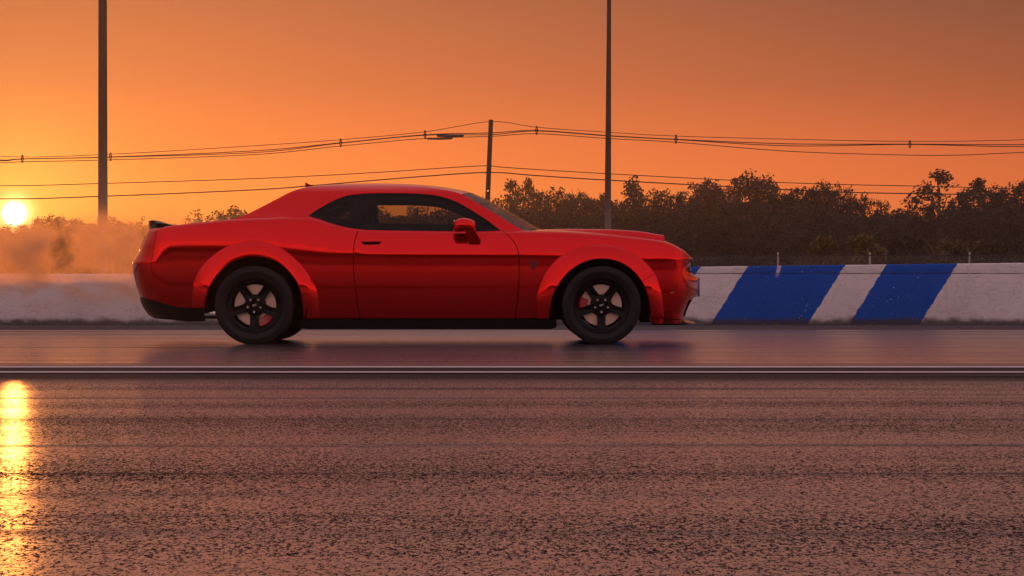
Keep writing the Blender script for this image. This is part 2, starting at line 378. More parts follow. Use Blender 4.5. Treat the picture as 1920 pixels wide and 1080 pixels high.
# ------------------------------------------------------------------ ground and track
def sheet(name, x0, x1, y0, y1, z, mat, kind='structure'):
    o = mesh(name, [(x0, y0, z), (x1, y0, z), (x1, y1, z), (x0, y1, z)], [(0, 1, 2, 3)], mat); o['kind'] = kind; return o
sheet('ground', -3000, 3000, -3000, 3000, -.012, M['grass'])
sheet('track', -120, 120, -30, 26.9, -.004, M['asphalt'])
sheet('verge', -120, 120, 26.9, 31.6, -.008, M['apron'])
for a, b in ((14.10, 14.30), (13.25, 13.43)):
    sheet('lane_line', -120, 120, a, b, 0.0, M['line'])
# ragged seam of dirt and broken concrete at the foot of the wall
def debris():
    rnd = random.Random(5); bm = bmesh.new()
    for i in range(900):
        x = rnd.uniform(-14, 14); y = 30.9-abs(rnd.gauss(0, .10))-.01; s = rnd.uniform(.010, .026)*(1+rnd.random()**3)
        ang = rnd.uniform(0, 6.28); hh = s*rnd.uniform(.4, 1.0); n_ = 5
        top = bm.verts.new((x+rnd.uniform(-.3, .3)*s, y, hh-.008))
        ring = [bm.verts.new((x+s*1.6*math.cos(ang+k*6.283/n_)*rnd.uniform(.7, 1.2), y+s*math.sin(ang+k*6.283/n_), -.012)) for k in range(n_)]
        for k in range(n_): bm.faces.new((ring[k], ring[(k+1) % n_], top))
    o = bm_obj('dirt_crumbs', bm, M['apron'], smooth=False); tag(o, 'dark crumbs of dirt along the foot of the concrete wall', 'dirt', kind='stuff')
debris()

# ------------------------------------------------------------------ concrete wall
WY = 30.9
def wall():
    rnd = random.Random(2)
    root = empty('concrete_wall', (0, WY, 0)); tag(root, 'low white concrete track wall with blue slanted stripes behind the car', 'wall')
    zt = at(0, 513.5, WY)[1]
    def run(name, xs, zlo, zhi, y0, y1, mat, jag=0):
        V = []; Fc = []
        for x in xs:
            j = lambda k: rnd.uniform(-1, 1)*k
            l = zlo(x)+j(jag); h_ = zhi(x)+j(.0015); bv = .018
            V += [(x, y0, l), (x, y0+j(.002), h_-bv), (x, y0+bv*.3, h_-bv*.35), (x, y0+bv, h_), (x, y1-bv, h_), (x, y1, h_-bv), (x, y1, l)]
        n_ = 7
        for i in range(len(xs)-1):
            for k in range(n_-1): a = i*n_+k; Fc.append((a, a+n_, a+n_+1, a+1))
        Fc.append(tuple(range(n_))[::-1]); Fc.append(tuple(range((len(xs)-1)*n_, len(xs)*n_)))
        o = mesh(name, V, Fc, mat, root, smooth=True); o.data.set_sharp_from_angle(angle=R(50)); return o
    xs = list(np.arange(-60, 60.01, .12))
    run('wall_panel', xs, lambda x: -.02, lambda x: zt, 0, .35, M['wall'])
    x0 = at(280, 0, WY)[0]; cap = lambda x: zt+.006+max(.012, (at(0, 513.5-.0122*((x*F/WY+960)-280), WY)[1]-zt))
    run('wall_cap', [x for x in xs if x > x0 and x < 16], lambda x: zt+.007, cap, .004, .345, M['wall'], .0025)
wall()

# ------------------------------------------------------------------ chain link fence behind the wall
FY = 72.0
def fence():
    root = empty('chain_link_fence', (0, FY, 0)); tag(root, 'thin chain link fence with slim posts behind the concrete wall', 'fence')
    zr = at(0, 479.5, FY)[1]
    px = [1458-178*k for k in range(0, 14)]+[1458+174, 1458+359, 1458+540]
    bm = bmesh.new(); tube(bm, [(0, 0, -.3), (0, 0, 1.0), (0, 0, zr+.11)], .030, 8); lathe_top = None
    proto = bm_obj('fence_post', bm, M['steel'], root)
    for i, q in enumerate(px):
        o = proto if i == 0 else link(bpy.data.objects.new('fence_post', proto.data), root)
        o.location = (at(q, 0, FY)[0], .03, 0); o.rotation_euler = (0, R(random.Random(i).uniform(-.8, .8)), 0)
    bm = bmesh.new(); rnd = random.Random(3)
    tube(bm, [(x, 0, zr+rnd.uniform(-.012, .012)) for x in np.arange(-24, 24, .7)], .017, 6); bm_obj('top_rail', bm, M['wire'], root)
    bm = bmesh.new(); zb = .05; hgt = zr-zb; w_ = .0014
    for x in np.arange(-19, 19, .075):
        for s in (-1, 1):
            x2 = x+s*hgt
            vs = [bm.verts.new(v) for v in ((x-w_, s*.003, zb), (x+w_, s*.003, zb), (x2+w_, s*.003, zr), (x2-w_, s*.003, zr), (x-w_, s*.003-.004, zb), (x+w_, s*.003-.004, zb), (x2+w_, s*.003-.004, zr), (x2-w_, s*.003-.004, zr))]
            for f in ((0, 3, 2, 1), (4, 5, 6, 7), (0, 4, 7, 3), (1, 2, 6, 5)): bm.faces.new([vs[k] for k in f])
    o = bm_obj('wire_mesh', bm, M['steel'], root, smooth=False); o['kind'] = 'stuff'
fence()

# ------------------------------------------------------------------ poles and cables
def pole(name, label, Y, pts, r0, r1, zt, mat, arms=True):
    xb, zb = at(pts[0][0], pts[0][1], Y); xt_, zt_ = at(pts[1][0], pts[1][1], Y)
    sl = (xt_-xb)/(zt_-zb); x0 = xb-sl*zb
    root = empty(name, (x0, Y, 0)); tag(root, label, 'pole')
    bm = bmesh.new(); n = 24
    tube(bm, [(sl*z, 0, z) for z in np.linspace(-.5, zt, n)], [r0+(r1-r0)*k/(n-1) for k in range(n)], 14); bm_obj('pole_shaft', bm, mat, root)
    if arms == 'lamp':
        bm = bmesh.new(); box(bm, sl*zt-1.1, sl*zt+1.1, -.06, .06, zt-.35, zt-.22, .01); bm_obj('crossarm', bm, M['steel'], root)
        for s in (-.8, .8):
            bm = bmesh.new(); box(bm, sl*zt+s-.25, sl*zt+s+.25, -.28, .12, zt-.2, zt+.1, .04); bm_obj('lamp_head', bm, M['black'], root)
    else:
        bm = bmesh.new(); tube(bm, [(sl*(zt-.1), -.12, zt-.1), (sl*(zt-.1), .12, zt-.1)], .03, 8); bm_obj('messenger_bolt', bm, M['wire'], root)
        for py in (250, 256, 311, 323.5):
            z = at(0, py, Y)[1]
            bm = bmesh.new(); tube(bm, [(sl*z, -.17, z), (sl*z, -.11, z)], .055, 8); bm_obj('insulator', bm, M['wire'], root)
        bm = bmesh.new(); z = at(0, 358, Y)[1]; lathe(bm, [(.001, -.165), (.05, -.165), (.05, -.14), (.001, -.14)], 12)
        bmesh.ops.translate(bm, verts=bm.verts, vec=(sl*z, 0, z)); bm_obj('pole_tag', bm, M['chrome'], root)
    return root
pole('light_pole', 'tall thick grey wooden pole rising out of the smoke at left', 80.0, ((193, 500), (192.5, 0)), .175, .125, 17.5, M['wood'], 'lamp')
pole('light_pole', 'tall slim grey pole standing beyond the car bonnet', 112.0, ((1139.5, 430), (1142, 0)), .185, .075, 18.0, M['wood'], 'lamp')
UY = 137.0
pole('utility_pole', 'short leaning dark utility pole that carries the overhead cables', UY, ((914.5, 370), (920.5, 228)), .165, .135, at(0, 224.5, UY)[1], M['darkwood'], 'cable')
def out_pole(px, label):
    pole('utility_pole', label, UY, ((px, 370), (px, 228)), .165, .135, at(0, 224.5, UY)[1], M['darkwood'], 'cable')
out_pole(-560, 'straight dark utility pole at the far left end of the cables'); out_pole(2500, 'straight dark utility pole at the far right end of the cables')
def cable(label, pts, r=.03, dy=-.16):
    P = resample(pts, 150); bm = bmesh.new()
    tube(bm, [(at(a, b, UY)[0], dy, at(a, b, UY)[1]) for a, b in P], r, 6)
    o = bm_obj('overhead_cable', bm, M['wire']); o.location.y = UY; tag(o, label, 'cable', 'overhead cables on the utility poles')
mid = [(-560, 250), (-300, 285), (0, 300), (43, 298), (208, 294.5), (480, 283), (639, 268), (797, 253), (921, 249.5), (1006, 245), (1140, 254.5), (1267, 261.5), (1480, 270), (1705, 270.5), (1920, 271.5), (2200, 266), (2500, 250)]
cable('topmost thin cable fixed to the top of the short pole', [(-560, 228), (-300, 275), (0, 293.5), (208, 289), (480, 273), (639, 262), (797, 247), (921, 228), (1006, 238.5), (1140, 248), (1267, 255), (1480, 261), (1705, 265), (1920, 262), (2200, 250), (2500, 228)], .020, 0)
cable('upper middle cable running through the cable spacers', mid, .028)
cable('cable hanging just under the upper middle cable between spacers', [(a, b+d) for (a, b), d in zip(mid, (0, 3, 1.5, .4, .5, 3, .6, .8, 3.2, .8, .6, .5, 3.6, .6, 3.6, 3, 0))], .026, -.10)
cable('lowest cable of the bundle held at the foot of the spacers', [(-560, 256), (-300, 292), (0, 305), (43, 303.5), (208, 300), (480, 290), (639, 274), (797, 260), (921, 256), (1006, 251), (1140, 260), (1267, 267), (1480, 284), (1700, 291), (1800, 291), (1920, 286), (2200, 276), (2500, 256)], .024)
cable('upper of the two separate lower cables below the bundle', [(-560, 311), (-300, 345), (0, 348.5), (200, 344), (480, 335), (700, 324), (860, 313.5), (917, 311), (945, 314), (1140, 326), (1480, 343), (1760, 350), (1920, 353), (2200, 342), (2500, 311)], .026)
cable('thick lowest cable crossing in front of the treetops', [(-560, 323.5), (-300, 366), (0, 373), (200, 368), (480, 356), (600, 347), (780, 332), (915, 323.5), (1000, 329), (1140, 338), (1480, 356), (1640, 362), (1920, 364), (2200, 352), (2500, 323.5)], .036)
sp_lab = {43: 'leftmost dark cable spacer above the sun', 208: 'dark cable spacer just right of the thick left pole', 639: 'dark cable spacer above the car roof', 797: 'dark cable spacer at the end of the thick splice sleeve',
          1006: 'dark cable spacer just right of the short pole', 1267: 'dark cable spacer just right of the tall slim pole', 1705: 'rightmost dark cable spacer above the lace-like tree'}
for q, t, b in ((43, 291, 305), (208, 287, 301.5), (639, 260.5, 275.5), (797, 245.5, 260.5), (1006, 237, 252.5), (1267, 253.5, 269), (1705, 264, 277.5)):
    x, z1 = at(q, t, UY); z0 = at(q, b, UY)[1]; root = empty('cable_spacer', (x, UY-.16, z0)); tag(root, sp_lab[q], 'cable spacer', 'spacers on the overhead cables'); h_ = z1-z0
    bm = bmesh.new(); tube(bm, [(0, 0, 0), (-.075, 0, h_*.5), (0, 0, h_)], .032, 6); tube(bm, [(0, 0, 0), (.075, 0, h_*.5), (0, 0, h_)], .032, 6); bm_obj('spacer_frame', bm, M['wire'], root)
    for zz in (.02, h_*.55, h_-.02):
        bm = bmesh.new(); box(bm, -.05, .05, -.05, .05, zz-.035, zz+.035, .012); bm_obj('cable_clamp', bm, M['wire'], root)
for (a, b, c, d), lb in (((799, 260.2, 849, 260.0), 'lower dark splice sleeve on the cable beside its spacer'), ((819, 255.3, 870, 255.0), 'upper dark splice sleeve on the cable left of short pole')):
    x0, z0 = at(a, b, UY); x1, z1 = at(c, d, UY); bm = bmesh.new()
    tube(bm, [(x0, UY-.16, z0), (x0+.12, UY-.16, z0), ((x0+x1)/2, UY-.16, (z0+z1)/2-.015), (x1-.12, UY-.16, z1), (x1, UY-.16, z1)], [.035, .06, .062, .06, .035], 8)
    tag(bm_obj('splice_sleeve', bm, M['wire']), lb, 'splice sleeve', 'splice sleeves on the cables')

# ------------------------------------------------------------------ trees
def leaf_cloud(rnd, centers, n_per, size, squash=.8):
    V = []; Fc = []
    for (cx, cy, cz, cr) in centers:
        for i in range(int(n_per*cr*cr)):
            d = Vector((rnd.gauss(0, 1), rnd.gauss(0, 1), rnd.gauss(0, 1))).normalized()*cr*(rnd.random()**.45)
            p = Vector((cx+d.x, cy+d.y, cz+d.z*squash)); s = size*rnd.uniform(.6, 1.35)
            a = Vector((rnd.gauss(0, 1), rnd.gauss(0, 1), rnd.gauss(0, 1))).normalized(); b = a.orthogonal().normalized(); c = a.cross(b)
            k = len(V); V += [p+b*s, p+c*s*.7, p-b*s*.9, p-c*s*.6]; Fc.append((k, k+1, k+2, k+3))
    return V, Fc
def tree_mesh(kind, seed):
    rnd = random.Random(seed); cs = []; limbs = []
    H = 1.0
    if kind == 'cone':
        for k in range(46):
            t = rnd.random()**.8; z = .18+.80*t; r = (1-t)**.8*.26+.03; a = rnd.uniform(0, 6.28); q = r*rnd.random()**.5
            cs.append((q*math.cos(a), q*math.sin(a), z, .055+.05*(1-t)))
        n_per, size = 9500, .017
    elif kind == 'lace':
        for k in range(64):
            a = rnd.uniform(0, 6.28); t = rnd.random(); q = .36*math.sqrt(rnd.random())*math.sin(math.pi*min(1, .25+t*.75))
            cs.append((q*math.cos(a), q*math.sin(a), .42+.54*t, rnd.uniform(.045, .075)))
        n_per, size = 9500, .014
    else:
        lob = [(rnd.uniform(-.24, .24), rnd.uniform(-.24, .24), rnd.uniform(.48, .80), rnd.uniform(.15, .21)) for _ in range(10)]
        lob.append((rnd.uniform(-.06, .06), 0, .82, .13))
        for (lx, ly, lz, lr) in lob:
            for k in range(11):
                d = Vector((rnd.gauss(0, 1), rnd.gauss(0, 1), rnd.gauss(0, .8))).normalized()*lr*rnd.uniform(.55, 1.0)
                cs.append((lx+d.x, ly+d.y, min(.955, lz+d.z), rnd.uniform(.04, .07)))
        for k in range(14):
            a = rnd.uniform(0, 6.28); q = .27*rnd.random()**.5; cs.append((q*math.cos(a), q*math.sin(a), rnd.uniform(.12, .5), .09))
        n_per, size = 11500, .0125
    V, Fc = leaf_cloud(rnd, cs, n_per, size)
    me = bpy.data.meshes.new('crown'); me.from_pydata([tuple(v) for v in V], [], Fc); me.update()
    bm = bmesh.new(); tube(bm, [(0, 0, -.02), (.005, 0, .2), (-.004, .003, .5), (0, 0, .86)], [.022, .017, .011, .003], 7)
    for c in rnd.sample(cs, min(len(cs), 16)):
        z0 = max(.12, c[2]-.18-.5*math.hypot(c[0], c[1]))
        tube(bm, [(0, 0, z0), (c[0]*.5, c[1]*.5, (z0+c[2])/2+.01), (c[0], c[1], c[2])], [.008, .0055, .002], 5, cap=False)
    t = bpy.data.meshes.new('trunk'); bm.to_mesh(t); bm.free(); t.materials.append(M['bark'])
    return me, t
KINDS = {}
for i, k in enumerate(['round']*5+['cone']*2+['lace']*3): KINDS.setdefault(k, []).append(tree_mesh(k, 10+i))
def tree(px, py, Y, width, kind, label, group=None, mat='leaf', name='broadleaf_tree', seed=0):
    rnd = random.Random(int(px*7+py)+seed); x, z = at(px, py, Y); me, tr = KINDS[kind][rnd.randrange(len(KINDS[kind]))]
    root = empty(name, (x, Y, 0)); tag(root, label, 'tree', group)
    w = 1.95*width*Y/F/.62
    for nm, data in (('crown', me), ('trunk', tr)):
        o = link(bpy.data.objects.new(nm, data), root); o.scale = (w, w, z/.935); o.rotation_euler = (0, 0, rnd.uniform(0, 6.28))
        if nm == 'crown':
            if not data.materials: data.materials.append(M['leaf'])
            o.material_slots[0].link = 'OBJECT'; o.material_slots[0].material = M[mat]
    return root
ORD = ['first', 'second', 'third', 'fourth', 'fifth', 'sixth', 'seventh', 'eighth', 'ninth', 'tenth', 'eleventh', 'twelfth', 'thirteenth', 'fourteenth']
count = {}
def spot(px, py):
    marks = ((0, 'short utility pole'), (1143, 'tall slim pole'), (1397, 'tallest rounded tree'), (1762, 'open lace-like tree'))
    m_ = [b for a, b in marks if a <= px][-1]; row = 'lower' if py > 366 and not 1600 < px < 1800 else 'skyline'
    k = count.get((m_, row), 0); count[(m_, row)] = k+1
    return '%s %s tree of the dark wood right of the %s' % (ORD[k], row, m_)
RG = 'trees of the dark wood at right'
for px, py, Y, w, k in ((930, 374, 268, 46, 'round'), (958, 350, 255, 56, 'lace'), (990, 346, 258, 48, 'lace'), (1020, 360, 265, 60, 'round'), (1052, 351, 262, 44, 'round'), (1085, 360, 268, 60, 'round'), (1120, 362, 270, 56, 'round'),
                        (1155, 368, 266, 50, 'round'), (1215, 366, 262, 60, 'round'), (1245, 357, 256, 56, 'round'), (1280, 355, 262, 60, 'round'), (1320, 341, 254, 62, 'round'), (1360, 340, 258, 60, 'round'),
                        (1430, 331, 258, 66, 'round'), (1470, 340, 262, 60, 'round'), (1505, 343, 258, 60, 'round'), (1545, 346, 260, 56, 'round'), (1580, 352, 264, 44, 'round'),
                        (1615, 366, 262, 50, 'round'), (1660, 378, 266, 40, 'round'), (1690, 390, 270, 60, 'round'), (1725, 382, 262, 50, 'round'),
                        (1795, 376, 262, 56, 'round'), (1870, 350, 258, 60, 'round'), (1915, 342, 256, 70, 'round'), (1960, 345, 256, 80, 'round'), (2010, 350, 258, 80, 'round'), (2070, 352, 262, 90, 'round'),
                        (1180, 382, 245, 70, 'round'), (1300, 378, 244, 80, 'round'), (1420, 372, 242, 80, 'round'), (1350, 368, 246, 70, 'round'), (1500, 380, 244, 76, 'round'), (1570, 384, 245, 70, 'round'), (1840, 385, 246, 80, 'round'), (1910, 380, 245, 80, 'round'),
                        (1040, 385, 246, 80, 'round'), (1100, 388, 246, 76, 'round'), (970, 386, 247, 70, 'round')):
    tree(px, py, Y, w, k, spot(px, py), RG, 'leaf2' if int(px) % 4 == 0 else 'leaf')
tree(1186, 342, 258, 60, 'cone', 'pointed cone-shaped tree just right of the tall slim pole', mat='leaf', name='conical_tree')
tree(1397, 324, 256, 66, 'round', 'tallest rounded tree of the dark wood at right')
tree(1762, 334, 250, 100, 'lace', 'open lace-like tree with sky showing through its crown', name='open_crowned_tree')
tree(1836, 346, 252, 66, 'lace', 'smaller open tree just right of the lace-like tree', name='open_crowned_tree')
tree(432, 385, 300, 60, 'round', 'round-headed tree showing just above the car boot')
tree(375, 411, 300, 40, 'round', 'low tree showing above the boot beside the round-headed tree')
def nth(px):
    key = 'left' if px < 400 else 'cabin'; k = count.get(key, 0); count[key] = k+1
    return ('%s tree from the left edge in the glowing smoky wood' if px < 400 else '%s tree from the boot in the wood beyond the car cabin') % ORD[k]
def snth(side):
    k = count.get(side, 0); count[side] = k+1
    return ('%s low dark shrub rightwards from the car nose behind the fence' if side == 'r' else '%s low dark shrub from the left edge behind the fence') % ORD[k]
LG = 'trees of the glowing wood at left'
for px, py, w in ((-70, 420, 90), (-20, 430, 80), (22, 434, 70), (66, 414, 50), (92, 408, 56), (128, 405, 60), (165, 409, 60), (205, 406, 50), (235, 412, 50), (262, 413, 40), (300, 419, 60), (340, 421, 60), (470, 415, 80), (540, 408, 90), (620, 396, 90), (680, 390, 80), (735, 389, 70), (790, 388, 60), (850, 384, 70), (895, 380, 60)):
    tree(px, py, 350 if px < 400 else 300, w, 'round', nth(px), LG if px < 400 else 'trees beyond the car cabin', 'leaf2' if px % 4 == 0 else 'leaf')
# shrubs in front of the woods
def shrub(px, py, Y, w, mat, label, group=None):
    x, z = at(px, py, Y); rnd = random.Random(int(px)); root = empty('shrub', (x, Y, 0)); tag(root, label, 'shrub', group); hw = w*Y/F/2
    cs = [(rnd.uniform(-.7, .7)*hw, rnd.uniform(-.7, .7)*hw, rnd.uniform(.2, .8)*z, .32*hw) for _ in range(26)]
    V, Fc = leaf_cloud(rnd, cs, 110/(.32*hw)**2, .15, .9)
    zmax = max(v[2] for v in V); V = [(v[0], v[1], v[2]*z/zmax) for v in V]
    mesh('foliage', V, Fc, M[mat], root)
    bm = bmesh.new()
    for k in range(5): c = cs[k]; tube(bm, [(0, 0, -.05), (c[0]*.4, c[1]*.4, c[2]*.5), c[:3]], [.05, .035, .012], 5)
    bm_obj('stem', bm, M['bark'], root)
shrub(1545, 440, 150, 72, 'leaf3', 'olive green rounded shrub left of the larger yellow-green one'); shrub(1625, 438, 148, 88, 'leaf3', 'larger yellow-green rounded shrub in front of the dark wood')
shrub(1700, 448, 150, 70, 'leaf', 'dark shrub just right of the yellow-green shrubs'); shrub(1800, 446, 152, 90, 'leaf3', 'wide olive shrub below the open lace-like tree'); shrub(1870, 450, 150, 66, 'leaf2', 'rust-tinted shrub near the right end of the wall')
rnd = random.Random(8)
for px in range(1270, 2000, 48):
    if not (1500 < px < 1680): shrub(px, 470+rnd.uniform(-8, 6), 140, 74, 'leaf', snth('r'), 'low shrubs behind the fence at right')
for px in range(-60, 420, 44): shrub(px, 474+rnd.uniform(-9, 6), 180, 70, 'leaf', snth('l'), 'low shrubs behind the fence at left')
# the mass of the woods between and behind the single trees
def wood(name, label, prof, Y0, Y1, n, size, seed):
    rnd = random.Random(seed); f = pchip([p[0] for p in prof], [p[1] for p in prof]); V = []; Fc = []
    for i in range(n):
        px = rnd.uniform(prof[0][0], prof[-1][0]); Y = rnd.uniform(Y0, Y1); x, zt = at(px, float(f(px)), (Y0+Y1)/2 if Y0 > 0 else Y)
        if Y0 < 0: x, zt = (px-960)*abs(Y)/F, CH+(540-float(f(px)))*abs(Y)/F
        z = zt*(rnd.random()**.7); p = Vector((x, Y, z)); s = size*rnd.uniform(.6, 1.4)
        a = Vector((rnd.gauss(0, .6), rnd.gauss(0, 1), rnd.gauss(0, .6))).normalized(); b = a.orthogonal().normalized(); c = a.cross(b)
        k = len(V); V += [p+b*s, p+c*s*.7, p-b*s*.9, p-c*s*.6]; Fc.append((k, k+1, k+2, k+3))
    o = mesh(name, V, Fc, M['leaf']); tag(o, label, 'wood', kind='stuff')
wood('far_wood', 'dense dark undergrowth of the wood behind the right-hand trees', [(900, 412), (1000, 402), (1150, 408), (1300, 398), (1400, 384), (1550, 396), (1640, 416), (1720, 420), (1800, 414), (1900, 396), (2150, 390)], 272, 288, 46000, .42, 21)
wood('far_wood', 'dense undergrowth of the wood behind the left-hand trees', [(-160, 446), (0, 448), (60, 440), (150, 436), (260, 440), (420, 432), (600, 418), (800, 408), (920, 400)], 356, 372, 60000, .50, 22)
wp = random.Random(77)
wood('far_wood', 'dark wood running on beyond the right end of the tree line', [(2050+160*k, 352+wp.uniform(-14, 26)) for k in range(26)], 262, 286, 60000, .62, 31)
wood('far_wood', 'hazy wood running on beyond the left end of the tree line', [(-4200+165*k, 410+wp.uniform(-8, 14)) for k in range(26)], 356, 380, 50000, .8, 32)
wood('far_wood', 'dark wood behind the photographer across the track', [(-7000, 120), (-4500, 20), (-2600, 100), (-1000, 40), (400, 120), (1500, 30), (3000, 90), (4600, 10), (6500, 110), (9000, 60)], -84, -66, 30000, 1.1, 23)

# ------------------------------------------------------------------ the car
YC = 20.96                       # distance of the car's centre line
XR = -0.718                      # middle of the wheelbase
car = empty('muscle_car', (XR, YC, 0))
tag(car, 'glossy red two-door muscle car with black wheels and wide fender flares', 'car')
def lx(px, y=-.9): return (px-960)*(YC+y)/F-XR
def lz(py, y=-.9): return CH+(540-py)*(YC+y)/F
def lp(px, py, y=-.9): return lx(px, y), lz(py, y)
ZT = lambda tab, y=-.9: pchip([lx(a, y) for a, b in tab], [lz(b, y) for a, b in tab])
SHOULDER = [(250, 434), (283, 429), (330, 422.5), (380, 417), (440, 411.5), (500, 409), (560, 406.5), (577, 406.5), (600, 412.5), (640, 424), (672, 430), (720, 432.5), (800, 433), (985, 433.5), (1040, 434), (1100, 437), (1200, 446.5), (1240, 452), (1262, 459), (1285, 471), (1296, 480), (1312, 487)]
zs_x = ZT(SHOULDER, -.80)
zc_x = ZT([(250, 453), (300, 450.5), (480, 450), (560, 457), (640, 468), (700, 471.5), (975, 473.5), (1060, 475), (1207, 481), (1300, 486)])
wc_x = pchip([lx(a) for a in (250, 330, 400, 480, 600, 700, 975, 1130, 1235, 1300)], [.905, .918, .936, .944, .930, .922, .922, .928, .912, .900])
CF, CR_ = lx(1236), lx(338)      # where the plan view starts to turn in
LF, LR = .70, .80
xn_z = pchip(sorted([lz(b, -.15) for b in (480, 487, 491, 500, 510, 515, 519, 524, 540, 552, 558, 564, 575, 590, 600, 606)]),
             [lx(a, -.15) for a in reversed((1303, 1301, 1293, 1289, 1290, 1298, 1306, 1309, 1310, 1307, 1301, 1294, 1288, 1283, 1282, 1284))])
xt_z = pchip(sorted([lz(b, -.15) for b in (424, 430, 445, 460, 475, 487, 494, 505, 520, 540, 556, 562, 575, 590, 598, 606)]),
             [lx(a, -.15) for a in reversed((284, 283, 279, 272.5, 266, 258.5, 253.5, 254, 257, 262, 267.5, 268, 273, 284, 297, 312))])
NF, NR = 3.1, 3.0
XFA = lx(1300, -.3)
fa_z = pchip(sorted([lz(b, -.3) for b in (440, 485, 500, 540, 556, 575, 590, 606)]), [lx(a, -.3) for a in reversed((1300, 1300, 1298, 1301, 1298, 1290, 1284, 1282))])
XN0, XT0 = float(xn_z(lz(484, -.15))), float(xt_z(lz(430, -.15)))
def x_corner(u, xe_f, xe_r, z=None):
    u = np.asarray(u, float)
    tf = np.clip((u-CF)/LF, 0, 1)*math.pi/2; tr = np.clip((CR_-u)/LR, 0, 1)*math.pi/2
    x = np.clip(u, CR_, CF)
    sf, sr_ = np.sin(tf), np.sin(tr)
    fa = XFA if z is None else fa_z(z)
    xf = fa+(xe_f-fa)*sf**7; xr = xe_r
    return x+(xf-CF)*sf**(2/NF)-(CR_-xr)*sr_**(2/NR), np.maximum(np.cos(tf), 0)**(2/NF)*np.maximum(np.cos(tr), 0)**(2/NR)
def zs_u(u): return zs_x(x_corner(u, XN0, XT0)[0])
def Wd(u, z):
    uc = np.clip(u, CR_, CF); zc = zc_x(uc); wc = wc_x(uc); zs = zs_u(u); z = np.asarray(z, float)
    zo = .030+.050*(1-sstep(lx(560), lx(690), uc)); z0 = zc-zo; c_ = .040/zo
    lo = np.where(z < z0, .40*(z0-z)**2, c_*(z-z0)**2)
    lo_c = c_*(zc-z0)**2
    up = lo_c+.20*(z-zc)+.75*np.maximum(z-zc, 0)**2
    k = sstep(-.007, .007, z-zc)
    w = wc-(lo*(1-k)+up*k)
    # rounding towards the top edge
    rr = .042; t = np.minimum(np.maximum(z-(zs-rr*.985), 0), rr*.985); w = w-(rr-np.sqrt(rr*rr-t*t))
    # tuck-in near the sill
    w = w-.2*np.maximum(.30-z, 0)**1.6
    return w
def P(u, z):
    u = np.asarray(u, float); z = np.asarray(z, float)
    x, cy = x_corner(u, xn_z(z), xt_z(z), z)
    return np.stack([x, -Wd(u, z)*cy, z], -1)
def Pn(u, z):
    e = 1.5e-3; a = P(u+e, z)-P(u-e, z); b = P(u, z+e)-P(u, z-e); n = np.cross(a, b)
    n /= np.maximum(np.linalg.norm(n, axis=-1, keepdims=True), 1e-9); return n
UF, UR = CF+LF, CR_-LR
def panel(name, poly, mat, holes=(), off=0.0, both=False, mirror=False, step=.028, edge=.014, parent=car):
    V2, T = cdt(poly, holes, step, edge); u, z = np.clip(V2[:, 0], UR+.002, UF-.002), V2[:, 1]
    p = P(u, z); n = Pn(u, z); p = p+n*off
    T = T[:, :]
    # orient faces along the analytic normals
    fn = np.cross(p[T[:, 1]]-p[T[:, 0]], p[T[:, 2]]-p[T[:, 0]]); flip = (fn*n[T[:, 0]]).sum(1) < 0
    T[flip] = T[flip][:, ::-1]
    mY = np.array([1, -1, 1])
    if mirror: p, n, T = p*mY, n*mY, T[:, ::-1]
    if both:
        k = len(p); T = np.vstack([T, T[:, ::-1]+k]); p = np.vstack([p, p*mY]); n = np.vstack([n, n*mY])
    return mesh(name, p, T, mat, parent, normals=n)
def curve_u(u0, u1, f, n=40): return [(u, float(f(u))) for u in np.linspace(u0, u1, n)]
WHEEL_R, WHEEL_F = (lx(476, -.96), lz(572.7, -.96)), (lx(1128, -.96), lz(572.2, -.96))
RW = lz(572.5, -.96)             # rolling radius
def arch(c, r, a0, a1, n=40): return [(c[0]+r*math.cos(a), c[1]+r*math.sin(a)) for a in np.linspace(a0, a1, n)]
ZL = lz(597)                     # lower edge of the red sides
RA = .452
def ang_at(z): return math.asin((z-RW)/RA)
split_r = pchip([UR, lx(268), lx(300), lx(345), lx(400)], [lz(556), lz(556), lz(566), lz(577), lz(578)])
def split_u(u): return float(split_r(x_corner(u, XN0, XT0)[0]))
g = .0034                        # half a shut line
door_r = [lp(*q) for q in ((671.5, 430), (665.5, 450), (663, 470), (663, 500), (665, 530), (669, 565), (674, 597))]
door_f = [lp(*q) for q in ((940, 433.3), (950, 439), (960, 449), (968, 461), (972.5, 478), (973.5, 500), (972, 545), (966, 597))]
door_r = resample(door_r, 30); door_f = resample(door_f, 34)
seam = resample([lp(*q) for q in ((288.5, 426), (290, 445), (293, 470), (297, 489), (298, 520), (300, 567))], 24)
def fix_top(pl, dx): q = np.array(pl); q[:, 0] += dx; return q
